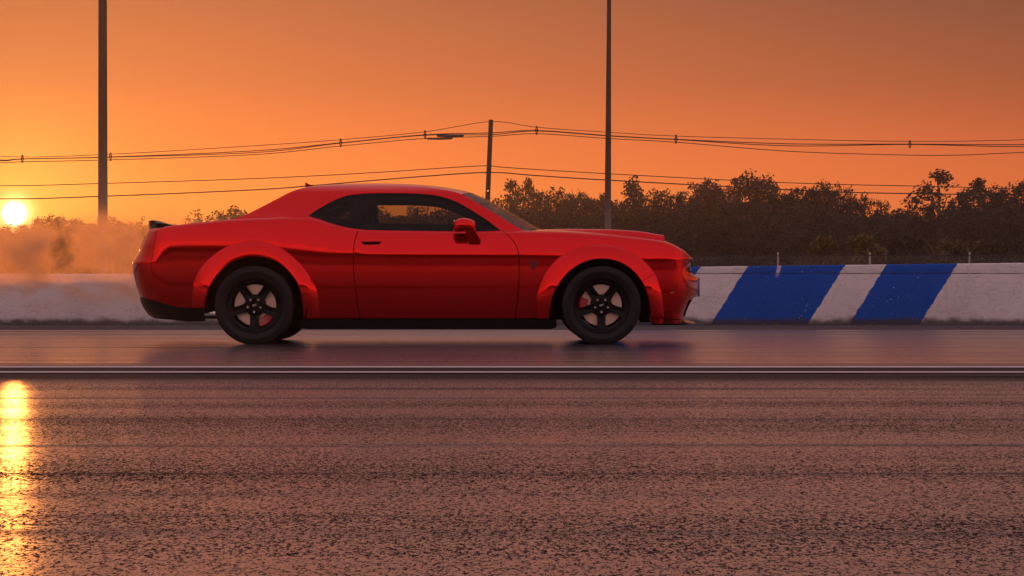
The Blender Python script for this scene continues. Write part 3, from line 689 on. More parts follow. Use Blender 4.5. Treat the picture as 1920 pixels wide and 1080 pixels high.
for near in (True, False):
    mir = not near
    # door
    a, b = fix_top(door_r, g), fix_top(door_f, -g)
    top = [(u, float(zs_u(u))) for u in np.linspace(a[0, 0], b[0, 0], 40)]
    dl = top+[tuple(q) for q in b[1:]]+[tuple(q) for q in a[1:][::-1]]
    door = panel('door', dl, M['paint'], mirror=mir)
    # front fender
    a = fix_top(door_f, g); e0 = math.pi-ang_at(ZL); e1 = ang_at(ZL)
    top = [(u, float(zs_u(u))) for u in np.linspace(a[0, 0], lx(1250), 40)]
    zr_ = RW+.02; ax = WHEEL_F[0]+RA*math.cos(math.asin(.02/RA))
    poly = [tuple(q) for q in a[::-1]][:-1]+top+[(lx(1250), zr_)]+arch(WHEEL_F, RA, math.asin(.02/RA), e0)
    panel('front_fender', poly, M['paint'], mirror=mir)
    # rear quarter panel
    b = fix_top(door_r, -g); s_ = fix_top(seam, g)
    top = [(u, float(zs_u(u))) for u in np.linspace(s_[0, 0], b[0, 0], 60)]
    sr = [q for q in s_[1:-1]]
    ue = WHEEL_R[0]-RA*math.cos(ang_at(lz(577)))
    poly = top+[tuple(q) for q in b[1:]]+arch(WHEEL_R, RA, ang_at(ZL), math.pi-ang_at(lz(577)))+curve_u(ue-.01, s_[-1, 0]+.01, split_u, 12)+[tuple(q) for q in sr[::-1]]
    panel('quarter_panel', poly, M['paint'], mirror=mir)
    # black side skirt
    s0, s1 = lx(560), lx(1044)
    poly = [(s0, ZL-.004), (s1, ZL-.004), (s1, lz(613)), (s1-.05, lz(616.5)), (s0+.05, lz(616.5)), (s0, lz(612))]
    panel('side_skirt', poly, M['black'], off=.012, mirror=mir)
    # dark inner structure behind the shut lines and arches
    top = [(u, float(zs_u(u))-.02) for u in np.linspace(lx(300), lx(1280), 80)]
    poly = top+[(lx(1280), .24)]+[(WHEEL_F[0]+RA*math.cos(ang_at(.24)), .24)]+arch(WHEEL_F, RA+.01, ang_at(.24), math.pi-ang_at(.24))+[(WHEEL_F[0]-RA*1.02, .15), (WHEEL_R[0]+RA*1.02, .15)]+arch(WHEEL_R, RA+.01, ang_at(.24), math.pi-ang_at(.24))+[(lx(300), .28)]
    panel('inner_panel', poly, M['void'], off=-.02, mirror=mir, step=.05)
# front and rear bumper covers, one piece over both corners
top = [(u, float(zs_u(u))) for u in np.linspace(lx(1250), UF, 60)]
ZB = lz(603)
poly = top+[(UF, ZB)]+[(u, ZB) for u in np.linspace(UF, WHEEL_F[0]+RA*math.cos(ang_at(ZB)), 30)][1:]+arch(WHEEL_F, RA, ang_at(ZB), math.asin(.02/RA), 12)[1:]+[(lx(1250), RW+.02)]
panel('front_bumper', poly, M['paint'], both=True, step=.02, edge=.012)
s_ = fix_top(seam, -g)
top = [(u, float(zs_u(u))) for u in np.linspace(UR, s_[0, 0], 50)]
poly = top+[tuple(q) for q in s_[1:-1]]+curve_u(s_[-1, 0]-.005, UR, split_u, 40)
panel('rear_bumper', poly, M['paint'], both=True, step=.02, edge=.012)
ue = WHEEL_R[0]-RA*.985
poly = [(u, split_u(u)-.004) for u in np.linspace(UR, ue, 40)]+[(ue+.01, lz(603)), (lx(345), lz(603)), (lx(320), lz(600))]+[(u, lz(600)+.02*((lx(320)-u)/(lx(320)-UR))) for u in np.linspace(lx(320), UR, 20)][1:]
panel('rear_valance', poly, M['black'], both=True, step=.02, edge=.012)
# bright rub edge at the bottom of the rear valance
pts = P(np.linspace(UR+.01, lx(322), 40), np.linspace(lz(591), lz(594), 40))
for s in (1, -1):
    bm = bmesh.new(); tube(bm, [(p[0]-.004, p[1]*s*1.004, p[2]) for p in pts], .006, 6); bm_obj('valance_strip', bm, M['gloss'], car)

# ---- top skins: bonnet and boot lid
def top_skin(name, u0, u1, crown, mat, nu=70, nv=33):
    us = np.linspace(u0, u1, nu); V = np.zeros((nu, nv, 3)); vs = np.linspace(-1, 1, nv)
    for i, u in enumerate(us):
        e = P(u, zs_u(u)); w = abs(e[1]); c = crown(u)
        V[i, :, 0] = e[0]; V[i, :, 1] = vs*w; V[i, :, 2] = e[2]-.001+c*(1-np.abs(vs)**2.2)
    idx = lambda i, j: i*nv+j
    Fc = [(idx(i, j), idx(i+1, j), idx(i+1, j+1), idx(i, j+1)) for i in range(nu-1) for j in range(nv-1)]
    return mesh(name, V.reshape(-1, 3), Fc, mat, car, smooth=True)
top_skin('bonnet', lx(950), UF-.003, lambda u: .030*float(1-sstep(CF, UF, u)), M['paint'])
top_skin('boot_lid', UR+.003, lx(520), lambda u: .016*float(sstep(UR, CR_, u))+.002, M['paint'])
# bonnet scoop: raised box with side walls and an open front
def scoop():
    tb = ZT([(985, 431.5), (1060, 429.5), (1140, 430.5), (1190, 433.5), (1241, 441.5)], -.2)
    x0, x1 = lx(975, -.3), lx(1243, -.3); n = 30; V = []; Fc = []
    for x in np.linspace(x0, x1, n):
        t = (x-x0)/(x1-x0); w = .30+.17*t; zt = float(tb(x)); zb = float(zs_x(x))-.01
        prof = [(-w-.05, zb), (-w-.012, zt-.018), (-w+.012, zt-.004), (-w*.5, zt+.002), (0, zt+.004), (w*.5, zt+.002), (w-.012, zt-.004), (w+.012, zt-.018), (w+.05, zb)]
        V += [(x, y, max(z, zb)) for y, z in prof]
    m_ = 9
    for i in range(n-1):
        for k in range(m_-1): a = i*m_+k; Fc.append((a, a+m_, a+m_+1, a+1))
    o = mesh('bonnet_scoop', V, Fc, M['paint'], car, smooth=True); o.data.set_sharp_from_angle(angle=R(38))
    bm = bmesh.new(); x = x1-.03; vs = [bm.verts.new((x, y, z)) for y, z in ((-.47, .86), (.47, .86), (.45, float(tb(x))-.008), (-.45, float(tb(x))-.008))]; bm.faces.new(vs)
    bm_obj('scoop_mouth', bm, M['void'], o, smooth=False)
scoop()

# ---- fender flares
def flare(name, outer, inner, lip, cut, mir):
    n = 90; OD = resample(outer, 900); I = resample(inner, n); m_ = 12; V = np.zeros((n, m_, 3)); O = np.zeros((n, 2))
    cxp = (476 if inner[0][0] < 700 else 1128); ao = np.arctan2(572.5-OD[:, 1], OD[:, 0]-cxp)
    for i in range(n):
        if I[i, 1] < 572.5: O[i] = OD[np.argmin(abs(ao-math.atan2(572.5-I[i, 1], I[i, 0]-cxp)))]
        else:
            q = np.where(np.sign(OD[:, 0]-cxp) == np.sign(I[i, 0]-cxp))[0]; q = q[OD[q, 1] > 540]; O[i] = OD[q[np.argmin(abs(OD[q, 1]-I[i, 1]))]]
    lip0 = lip
    for i in range(n):
        ox, oz = lx(O[i, 0], -.93), lz(O[i, 1], -.93); ix, iz = lx(I[i, 0], -lip), lz(I[i, 1], -lip)
        w0 = float(Wd(ox, min(max(oz, .2), float(zs_u(ox))-.02)))
        lip = lip0-.10*max(0, (.50-iz)/.30)**1.5
        for k in range(m_):
            if k == 0: V[i, k] = (ox, -w0+.015, oz); continue
            if k == 1: V[i, k] = (ox, -w0-.016, oz); continue
            if k <= 8:
                t = (k-1)/7; e = t**.9
                V[i, k] = (ox+(ix-ox)*t, -(w0+.016)*(1-e)-lip*e-.010*math.sin(math.pi*t), oz+(iz-oz)*t)
            else:
                t = (k-8)/3; d = np.array([ix-ox, iz-oz]); d /= np.linalg.norm(d)
                V[i, k] = (ix+d[0]*.012*math.sin(t*1.6), -lip+.10*t*t+.012*t, iz+d[1]*.012*math.sin(t*1.6))
    if mir: V[:, :, 1] *= -1
    for a, b in ((0, cut), (cut, n)) if cut else ((0, n),):
        if a: W_ = V[a-1:b].copy(); W_[0] = W_[0]*.06+W_[1]*.94 if False else W_[0]+(W_[1]-W_[0])*.18
        else: W_ = V[a:b]
        k = len(W_); Fc = []
        for i in range(k-1):
            for j in range(m_-1):
                q = (i*m_+j, (i+1)*m_+j, (i+1)*m_+j+1, i*m_+j+1); Fc.append(q if mir else q[::-1])
        o = mesh(name, W_.reshape(-1, 3), Fc, M['paint'], car, smooth=True); o.data.set_sharp_from_angle(angle=R(48))
FO = [(1003, 597), (1004, 575), (1007, 554), (1021.5, 515), (1047, 484), (1082, 464.8), (1122, 458), (1160, 463), (1192, 477), (1217, 499.5), (1234, 525), (1243, 553), (1246, 580), (1247, 603)]
FI = [(1029, 597), (1031, 578), (1034.5, 559), (1044, 537), (1066, 509), (1097, 490), (1129, 484.5), (1160, 490), (1185.6, 505.5), (1204.5, 528), (1215.5, 553), (1220, 578), (1222, 603)]
RO = [(355, 577), (356, 562), (358, 546.7), (366, 521.5), (385, 493), (416, 468), (446, 456), (473, 452), (504.5, 455), (536, 471), (564, 496), (583, 521.5), (594, 546.7), (597, 572), (597, 597)]
RI = [(383, 577), (383.5, 568), (385, 559), (391, 540), (404, 518), (429, 494), (454, 483), (473, 480.6), (501, 484), (530, 497), (555, 525), (564, 547), (568, 572), (569, 597)]
for mir in (False, True):
    flare('fender_flare', FO, FI, .988, 69, mir)
    flare('fender_flare', RO, RI, .992, 12, mir)
# ---- wheel well liners and floor pan
for c in (WHEEL_R, WHEEL_F):
    for s in (-1, 1):
        bm = bmesh.new(); n = 28; r = .455; rows = []
        for y in (.935, .55):
            rows.append([bm.verts.new((c[0]+r*math.cos(a), s*y, c[1]+r*math.sin(a))) for a in np.linspace(-.30 if c is WHEEL_R else -.05, math.pi+(.05 if c is WHEEL_R else .30), n)])
        for k in range(n-1): bm.faces.new((rows[0][k], rows[0][k+1], rows[1][k+1], rows[1][k]))
        bm.faces.new(rows[1]); bm_obj('wheel_well', bm, M['void'], car)
bm = bmesh.new(); box(bm, WHEEL_R[0]+.46, WHEEL_F[0]-.46, -.74, .74, .150, .34, .02); bm_obj('floor_pan', bm, M['void'], car)
bm = bmesh.new(); box(bm, lx(330), WHEEL_R[0]+.47, -.54, .54, .235, .42, .02); bm_obj('rear_underbody', bm, M['void'], car)
bm = bmesh.new(); box(bm, WHEEL_F[0]-.47, lx(1268), -.54, .54, .20, .42, .02); bm_obj('front_underbody', bm, M['void'], car)
bm = bmesh.new(); tube(bm, [(WHEEL_R[0], -.6, RW-.02), (WHEEL_R[0], .6, RW-.02)], .05, 10); bm_obj('rear_axle', bm, M['black'], car)
for s in (-.55, .55):
    bm = bmesh.new(); tube(bm, [(lx(420), s, .26), (lx(330), s, .265), (lx(296), s, .265)], [.045, .06, .055], 12); bm_obj('exhaust_tip', bm, M['chrome'], car)

# ---- cabin: pillars and roof rails, glass, roof
def yg(x, z):
    dz = z-.965; zsx = zs_x(x)
    base = .842-.46*dz-.42*np.maximum(dz, 0)**2-11*np.maximum(z-1.295, 0)**2
    k = 1-sstep(lx(540), lx(640), x)
    return base+.050*k*np.maximum(0, 1-np.maximum(z-zsx, 0)/.16)**2-.03*sstep(lx(900), lx(985), x)
def gh(px, py):
    y = .75
    for _ in range(6): x, z = lx(px, -y), lz(py, -y); y = float(yg(x, z))
    return x, z
def G(x, z, off=0): return np.stack([x, -(yg(x, z)+off), z], -1)
def gpanel(name, poly, mat, holes=(), off=0.0, mir=False, step=.03, edge=.012, parent=car):
    V2, T = cdt(poly, holes, step, edge); x, z = V2[:, 0], V2[:, 1]; p = G(x, z, off); e = 2e-3
    n = np.cross(G(x+e, z)-G(x-e, z), G(x, z+e)-G(x, z-e)); n /= np.linalg.norm(n, axis=1, keepdims=True)
    n[n[:, 1] > 0] *= -1
    fn = np.cross(p[T[:, 1]]-p[T[:, 0]], p[T[:, 2]]-p[T[:, 0]]); fl = (fn*n[T[:, 0]]).sum(1) < 0; T[fl] = T[fl][:, ::-1]
    if mir: p = p*[1, -1, 1]; n = n*[1, -1, 1]; T = T[:, ::-1]
    return mesh(name, p, T, mat, parent, normals=n)
RAIL = [(432, 412.5), (455, 405), (475, 396), (515, 375.3), (545, 360), (565, 353.4), (590, 349.8), (640, 347.8), (700, 347.2), (760, 348.6), (800, 351.3), (835, 356.2), (866, 364.5), (905, 386.5), (945, 411), (970, 426), (984, 434.5)]
rail = np.array([gh(*q) for q in resample(RAIL, 90)])
DLO = [(577.5, 405), (600, 390), (630, 374), (655, 366), (690, 362.6), (740, 362), (790, 363.5), (825, 368), (855, 378), (885, 394.5), (915, 414), (939, 432.5)]
DLOb = [(900, 434), (800, 433.2), (720, 432), (676, 430.3), (640, 424), (605, 413.3)]
dlo = [gh(*q) for q in list(resample(DLO, 60))+list(resample([DLO[-1]]+DLOb+[DLO[0]], 50))[1:-1]]
cen = np.mean(np.array(dlo), 0)
def inset(poly, d):
    Pp = np.array(poly); t = np.roll(Pp, -1, 0)-np.roll(Pp, 1, 0); nn = np.stack([t[:, 1], -t[:, 0]], 1); nn /= np.linalg.norm(nn, axis=1, keepdims=True)
    q = Pp+nn*d
    return q if inside(Pp, q).mean() > .5 else Pp-nn*d
dlo_in = inset(dlo, .017)
base = [(x, float(zs_x(x))-.012) for x in np.linspace(rail[-1, 0]-.001, rail[0, 0]+.001, 90)]
for mir in (False, True):
    gpanel('cabin_side_frame', [tuple(q) for q in rail]+base, M['paint'], holes=[dlo], mir=mir, edge=.016)
    gpanel('window_surround', dlo, M['gloss'], holes=[dlo_in], off=-.004, mir=mir, step=.05)
    # ledge between shoulder and cabin side
    us = np.linspace(lx(420), lx(990), 110); e = P(us, zs_u(us)); zz = zs_u(us); inn = yg(us, zz-.008)
    V = np.zeros((len(us), 3, 3)); V[:, 0] = e; V[:, 2] = np.stack([us, -inn+.03, zz-.001], 1); V[:, 1] = (V[:, 0]*.5+V[:, 2]*.5)+[0, 0, .003]
    if mir: V[:, :, 1] *= -1
    Fc = [((i*3+j), (i+1)*3+j, (i+1)*3+j+1, i*3+j+1) for i in range(len(us)-1) for j in range(2)]
    mesh('shoulder_ledge', V.reshape(-1, 3), Fc if not mir else [f[::-1] for f in Fc], M['paint'], car, smooth=True)
    # side glass: quarter pane, black divider, door pane
    def clip(poly, side):      # keep one side of the divider line
        a, b = np.array(gh(686.5, 360)), np.array(gh(676.5, 436)); d = b-a; off = .0 if side > 0 else -lx(662)+lx(684)
        out = []; Q = densify(poly, .02)
        f = lambda p: side*((p[0]-(a[0]-(lx(686)-lx(662) if side < 0 else 0)))*d[1]-(p[1]-a[1])*d[0])
        for i in range(len(Q)):
            p, q = Q[i], Q[(i+1) % len(Q)]; fp, fq = f(p), f(q)
            if fp <= 0: out.append(p)
            if fp*fq < 0: out.append(p+(q-p)*fp/(fp-fq))
        return out
    gpanel('door_window', clip(dlo_in, 1), M['side_glass'], off=-.010, mir=mir, step=.06, edge=.02)
    gpanel('quarter_window', clip(dlo_in, -1), M['dark_glass'], off=-.010, mir=mir, step=.06, edge=.02)
    pil = [gh(*q) for q in ((661, 364), (687.5, 362), (677.5, 432.5), (652, 428))]
    gpanel('window_pillar', pil, M['gloss'], off=-.008, mir=mir, step=.05)
# roof, windscreen, rear window over the two rails
def cap_strip(name, i0, i1, mat, v0=-1.0, v1=1.0, nv=29, off=0.0):
    ii = range(i0, i1+1); vs = np.linspace(v0, v1, nv); V = []
    for i in ii:
        x, z = rail[i]; w = float(yg(x, z)); t = i/(len(rail)-1)
        cr = float(np.interp(px_of[i], [430, 500, 545, 575, 640, 760, 866, 930, 985], [-.02, -.015, .008, .024, .033, .034, .030, .036, .034]))
        fw = float(np.interp(px_of[i], [430, 520, 560, 640, 760, 840, 868, 930, 985], [.03, .03, .02, .01, .02, .07, .10, .13, .15]))
        for v in vs:
            q = 1-abs(v)**2.3
            V.append((x+fw*(1-v*v), v*w, z+cr*q**.8+off))
    n = len(ii); Fc = [(a*nv+j, (a+1)*nv+j, (a+1)*nv+j+1, a*nv+j+1) for a in range(n-1) for j in range(nv-1)]
    return mesh(name, V, Fc, mat, car, smooth=True)
px_of = resample(RAIL, 90)[:, 0]
iR = int(np.argmin(abs(px_of-548))); iF = int(np.argmin(abs(px_of-868)))
cap_strip('roof', iR, iF, M['paint'])
cap_strip('headliner', iR, iF, M['cloth'], -.93, .93, off=-.055)
cap_strip('windscreen', iF, len(rail)-1, M['windscreen'])
cap_strip('rear_window', 6, iR, M['dark_glass'], -.80, .80, 21)
for a, b in ((-1, -.80), (.80, 1)): cap_strip('sail_panel', 0, iR, M['paint'], a, b, 6)
cap_strip('roof_header', iF, iF+5, M['black'], -.97, .97, off=-.012)
# inner roof rails and pillar trims, seen through the glass
for mir in (False, True):
    inn = inset(dlo, .062); inn = [q for q in inn]
    bot = float(min(q[1] for q in dlo))
    gpanel('pillar_trim', dlo, M['cloth'], holes=[[(q[0], q[1] if q[1] > bot+.12 else q[1]-.0) for q in inn]], off=-.05, mir=mir, step=.06)
# cabin furniture that shows above the sills
def seat(x, y):
    o_b = bmesh.new()
    prof = [(-.02, .55, .25, .075), (-.03, .75, .25, .07), (-.075, .95, .235, .06), (-.105, 1.06, .19, .05), (-.115, 1.10, .125, .045), (-.12, 1.14, .13, .05), (-.125, 1.20, .135, .055), (-.13, 1.25, .115, .05), (-.13, 1.272, .07, .03)]
    rings = []
    for dx, z, w, d in prof:
        rings.append([o_b.verts.new((x+dx+d*abs(math.cos(a))**.6*math.copysign(1, math.cos(a)), y+w*abs(math.sin(a))**.6*math.copysign(1, math.sin(a)), z)) for a in np.linspace(0, 2*math.pi, 20, endpoint=False)])
    for i in range(len(rings)-1):
        for k in range(20): o_b.faces.new((rings[i][k], rings[i][(k+1) % 20], rings[i+1][(k+1) % 20], rings[i+1][k]))
    o_b.faces.new(rings[-1]); return bm_obj('seat', o_b, M['cloth'], car)
for y in (-.37, .37): seat(lx(722, y), y)
bm = bmesh.new(); box(bm, lx(560), lx(600), -.60, .60, .6, 1.085, .05); bm_obj('rear_seat', bm, M['cloth'], car)
bm = bmesh.new(); box(bm, lx(905), lx(990), -.74, .74, .55, .955, .05); bm_obj('dashboard', bm, M['cloth'], car)
bm = bmesh.new(); n = 28; cx, cz, rr = lx(885, .37), .93, .18
pts = [(cx+rr*math.sin(a)*-.38, .37+rr*math.cos(a), cz+rr*math.sin(a)*.92) for a in np.linspace(0, 2*math.pi, n+1)]
tube(bm, pts, .016, 8, cap=False); tube(bm, [(cx+.02, .37-rr, cz), (cx+.03, .37, cz), (cx+.02, .37+rr, cz)], .022, 8); bm_obj('steering_wheel', bm, M['gloss'], car)
bm = bmesh.new(); box(bm, lx(893, 0), lx(903, 0), -.12, .12, lz(391, 0), lz(378, 0), .012); bm_obj('rear_view_mirror', bm, M['black'], car)
for y, a in ((-.42, 0), (.12, .1)):
    bm = bmesh.new(); x0, z0 = lx(1004, y), lz(430.5, y); tube(bm, [(x0, y, z0), (x0-.06, y+.1, z0+.018), (x0-.14, y+.35, z0+.022)], [.011, .009, .006], 6); bm_obj('wiper', bm, M['black'], car)
# ---- door mirror, handle, fin, spoiler, badge, markers
def blob(name, secs, mat, seg=20, parent=car, p=2.6):
    bm = bmesh.new(); rings = []
    for (cx, cy, cz, rx, rz) in secs:
        rings.append([bm.verts.new((cx+rx*abs(math.cos(a))**(2/p)*math.copysign(1, math.cos(a)), cy, cz+rz*abs(math.sin(a))**(2/p)*math.copysign(1, math.sin(a)))) for a in np.linspace(0, 2*math.pi, seg, endpoint=False)])
    for i in range(len(rings)-1):
        for k in range(seg): bm.faces.new((rings[i][k], rings[i][(k+1) % seg], rings[i+1][(k+1) % seg], rings[i+1][k]))
    bm.faces.new(rings[0]); bm.faces.new(rings[-1]); return bm_obj(name, bm, mat, parent)
for s in (-1, 1):
    ym = .99
    def mp(px, py): return lx(px, -ym), lz(py, -ym)
    # cap: outline traced in side view, domed outwards
    OUT = resample([mp(*q) for q in ((849.5, 432), (849, 420), (853, 412.5), (863, 408.5), (877, 408.8), (888, 413), (893, 420), (892.5, 428), (889, 433.5), (870, 434.5), (855, 435))]+[mp(849.5, 432)], 44)[:-1]
    c = OUT.mean(0); bm = bmesh.new(); rings = []
    for k, (sc_, dy) in enumerate(((.93, .13), (.99, .10), (1, .05), (1, .01), (.965, -.03), (.88, -.058), (.70, -.080), (.40, -.092), (.12, -.096))):
        rings.append([bm.verts.new((c[0]+(q[0]-c[0])*sc_, s*(ym-.0-dy+.0), c[1]+(q[1]-c[1])*sc_)) for q in OUT])
    n = len(OUT)
    for i in range(len(rings)-1):
        for k in range(n): bm.faces.new((rings[i][k], rings[i][(k+1) % n], rings[i+1][(k+1) % n], rings[i+1][k]))
    bm.faces.new(rings[0]); bm.faces.new(rings[-1]); mo = bm_obj('door_mirror', bm, M['paint'], car, angle=60)
    st = [mp(*q) for q in ((872, 432), (888, 430), (893, 437), (900, 446), (899, 449), (878, 449), (874, 441))]
    bm = bmesh.new(); A_ = [bm.verts.new((x, s*(.975), z)) for x, z in st]; B_ = [bm.verts.new((x+.01, s*.885, z-.006)) for x, z in st]
    for k in range(len(st)): bm.faces.new((A_[k], A_[(k+1) % len(st)], B_[(k+1) % len(st)], B_[k]))
    bm.faces.new(A_); bm.faces.new(B_); bmesh.ops.bevel(bm, geom=list(bm.edges), offset=.006, segments=2, affect='EDGES'); bm_obj('mirror_stalk', bm, M['paint'], mo)
    x, z = c[0]-.085, c[1]; bm = bmesh.new(); box(bm, x-.004, x+.004, s*.93-.075, s*.93+.075, z-.045, z+.045, .003); bm_obj('mirror_glass', bm, M['chrome'], mo)
    # handle: dark scoop with a red grip over it
    hx0, hx1, hz = lx(679), lx(714), lz(455.5)
    h1 = [(hx0, hz+.010), (hx0+.012, hz+.012), (hx1-.01, hz+.012), (hx1, hz+.008), (hx1-.012, hz-.012), (hx0+.02, hz-.016), (hx0+.006, hz-.008)]
    panel('handle_recess', h1, M['void'], off=.0015, mirror=s > 0, step=.02, edge=.01)
    w = Wd(np.array([hx0, hx1]), np.array([hz, hz])); bm = bmesh.new()
    tube(bm, [(hx0-.004, s*(w[0]+.002), hz+.012), (hx0+.02, s*(w[0]+.022), hz+.013), ((hx0+hx1)/2, s*(w[0]+.026), hz+.013), (hx1-.02, s*(w[1]+.022), hz+.013), (hx1+.004, s*(w[1]+.002), hz+.011)], [.006, .010, .011, .010, .006], 10); bm_obj('door_handle', bm, M['paint'], car)
    # fender badge: horned head silhouette, kept small and dark
    bp = [lp(*q) for q in ((991, 489.5), (994, 487.5), (999, 489.5), (1003, 488), (1009.5, 489), (1008.5, 495), (1006, 500), (1002, 506), (998.5, 508), (996, 502), (992.5, 496))]
    panel('fender_badge', bp, M['badge'], off=.004, mirror=s > 0, step=.02, edge=.01)
    # side marker on the front bumper corner
    sm = [(lx(1249), lz(547.2)), (lx(1258), lz(546.8)), (lx(1258), lz(550.8)), (lx(1249), lz(550.4))]
    panel('side_marker', sm, M['amber'], off=.002, mirror=s > 0, step=.02, edge=.01)
# shark fin aerial
blob('roof_aerial', [(lx(582, 0), -.018, lz(349, 0), .040, .012), (lx(581, 0), 0, lz(349, 0), .042, .012), (lx(582, 0), .018, lz(349, 0), .040, .012)], M['paint'])
bm = bmesh.new(); fin = [lp(*q, 0) for q in ((572.5, 350), (572.3, 342), (576, 343.6), (583, 347), (590, 350.5))]
for k in (0,):
    A_ = [bm.verts.new((x, -.010, z)) for x, z in fin]; B_ = [bm.verts.new((x, .010, z)) for x, z in fin]
    for i in range(len(fin)): bm.faces.new((A_[i], A_[(i+1) % len(fin)], B_[(i+1) % len(fin)], B_[i]))
    bm.faces.new(A_); bm.faces.new(B_)
bm_obj('aerial_fin', bm, M['paint'], car, smooth=False)
# boot spoiler, black, following the tail in plan
def spoiler():
    sec = [(277, 415.5), (283, 416), (292, 418), (303, 421.8), (318, 424.5), (318, 427), (300, 427.5), (284, 431.5), (279, 432), (277.5, 424)]
    V = []; Fc = []; ys = np.linspace(-.80, .80, 41); n = len(sec)
    for y in ys:
        back = .16*(abs(y)/.80)**3; end = max(0, abs(y)-.74)/.06
        for px, py in sec:
            x, z = lp(px, py, -.3); zm = lz(428, -.3); V.append((x+back, y, z+(zm-z)*.45*end))
    for i in range(len(ys)-1):
        for k in range(n): Fc.append((i*n+k, (i+1)*n+k, (i+1)*n+(k+1) % n, i*n+(k+1) % n))
    Fc.append(tuple(range(n))); Fc.append(tuple(range((len(ys)-1)*n, len(ys)*n))[::-1])
    o = mesh('boot_spoiler', V, Fc, M['gloss'], car, smooth=True); o.data.set_sharp_from_angle(angle=R(40))
spoiler()
# front splitter
def splitter():
    V = []; Fc = []; us = np.linspace(lx(1222), UF-.002, 50)
    for s in (1, -1):
        k0 = len(V)
        for u in us:
            xe = lx(1301, -.15); tf = max(0, (u-CF)/LF)*math.pi/2
            x = min(u, CF)+(xe-CF)*math.sin(tf)**(2/NF); y = -.955*max(math.cos(tf), 0)**(2/NF)
            z1, z0 = lz(604.2), lz(609.5); xi = x-.10*math.sin(tf)
            V += [(xi, s*y*.86, z1+.016), (x-.010, s*y*.985, z1-.006), (x, s*y, z1-.011), (x-.012, s*y*.985, z0), (xi-.05, s*y*.8, z0)]
        n = 5
        for i in range(len(us)-1):
            for k in range(n-1):
                q = (k0+i*n+k, k0+(i+1)*n+k, k0+(i+1)*n+k+1, k0+i*n+k+1); Fc.append(q if s < 0 else q[::-1])
    o = mesh('front_splitter', V, Fc, M['gloss'], car, smooth=True); o.data.set_sharp_from_angle(angle=R(35))
splitter()
# front fascia: grille, lamps, number plate carrier; rear lamps
ug = UF-.34
gp = [(u, lz(489.5, -.3)) for u in np.linspace(ug, UF, 24)]+[(u, lz(512, -.3)) for u in np.linspace(UF, ug, 24)]
panel('front_grille', gp, M['void'], off=.004, both=True, step=.02, edge=.012)
for y in (-.66, -.46, .46, .66):
    bm = bmesh.new(); lathe(bm, [(.001, .014), (.035, .012), (.062, .004), (.068, -.01), (.068, -.04)], 28)
    o = bm_obj('headlamp', bm, M['lens'], car); o.rotation_euler = (0, 0, -math.pi/2); zz = lz(501, -.2); uu = np.linspace(UF-.5, UF, 400); q = P(uu, np.full(400, zz)); o.location = (q[np.argmin(abs(abs(q[:, 1])-abs(y))), 0]-.004, y, zz)
lg = [(u, lz(562, -.3)) for u in np.linspace(UF-.30, UF, 16)]+[(u, lz(592, -.3)) for u in np.linspace(UF, UF-.26, 16)]
panel('lower_grille', lg, M['void'], off=.004, both=True, step=.025, edge=.015)
bm = bmesh.new(); x0 = lx(1308.5, -.15); box(bm, x0-.006, x0+.012, -.20, .20, lz(556, -.15), lz(520.5, -.15), .003); o = bm_obj('bumper_pad', bm, M['violet'], car)
bm = bmesh.new(); box(bm, x0-.016, x0-.0065, -.215, .215, lz(555, -.15), lz(521.5, -.15), .002); bm_obj('pad_backing', bm, M['white'], o)
tg = [(u, lz(441, -.3)) for u in np.linspace(UR, UR+.27, 20)]+[(u, lz(468, -.3)) for u in np.linspace(UR+.25, UR, 20)]
panel('tail_lamp', tg, M['tail'], off=.004, both=True, step=.025, edge=.015)

# ---- wheels
def star_face():
    """five-spoke face as a flat outline (x,z) with windows cut between the spokes"""
    holes = []
    for k in range(5):
        mid = -math.pi/2+math.pi/5+k*2*math.pi/5
        def pt(r, da): return (r*math.cos(mid+da), r*math.sin(mid+da))
        ro = .207; ri = .086
        # spoke half width .031 at the hub side, .026 mid, .040 at the rim
        h = []
        def lim(r, wd): return math.pi/5-math.asin(min(.99, wd/r))
        for r, wd in ((.092, .040), (.115, .036), (.15, .034), (.18, .037), (.197, .043)): h.append(pt(r, -lim(r, wd)))
        for a in np.linspace(-lim(.207, .054), lim(.207, .054), 14): h.append(pt(.207, a))
        for r, wd in ((.197, .043), (.18, .037), (.15, .034), (.115, .036), (.092, .040)): h.append(pt(r, lim(r, wd)))
        for a in np.linspace(lim(.082, .040), -lim(.082, .040), 5): h.append(pt(.080, a))
        holes.append(h)
    return holes
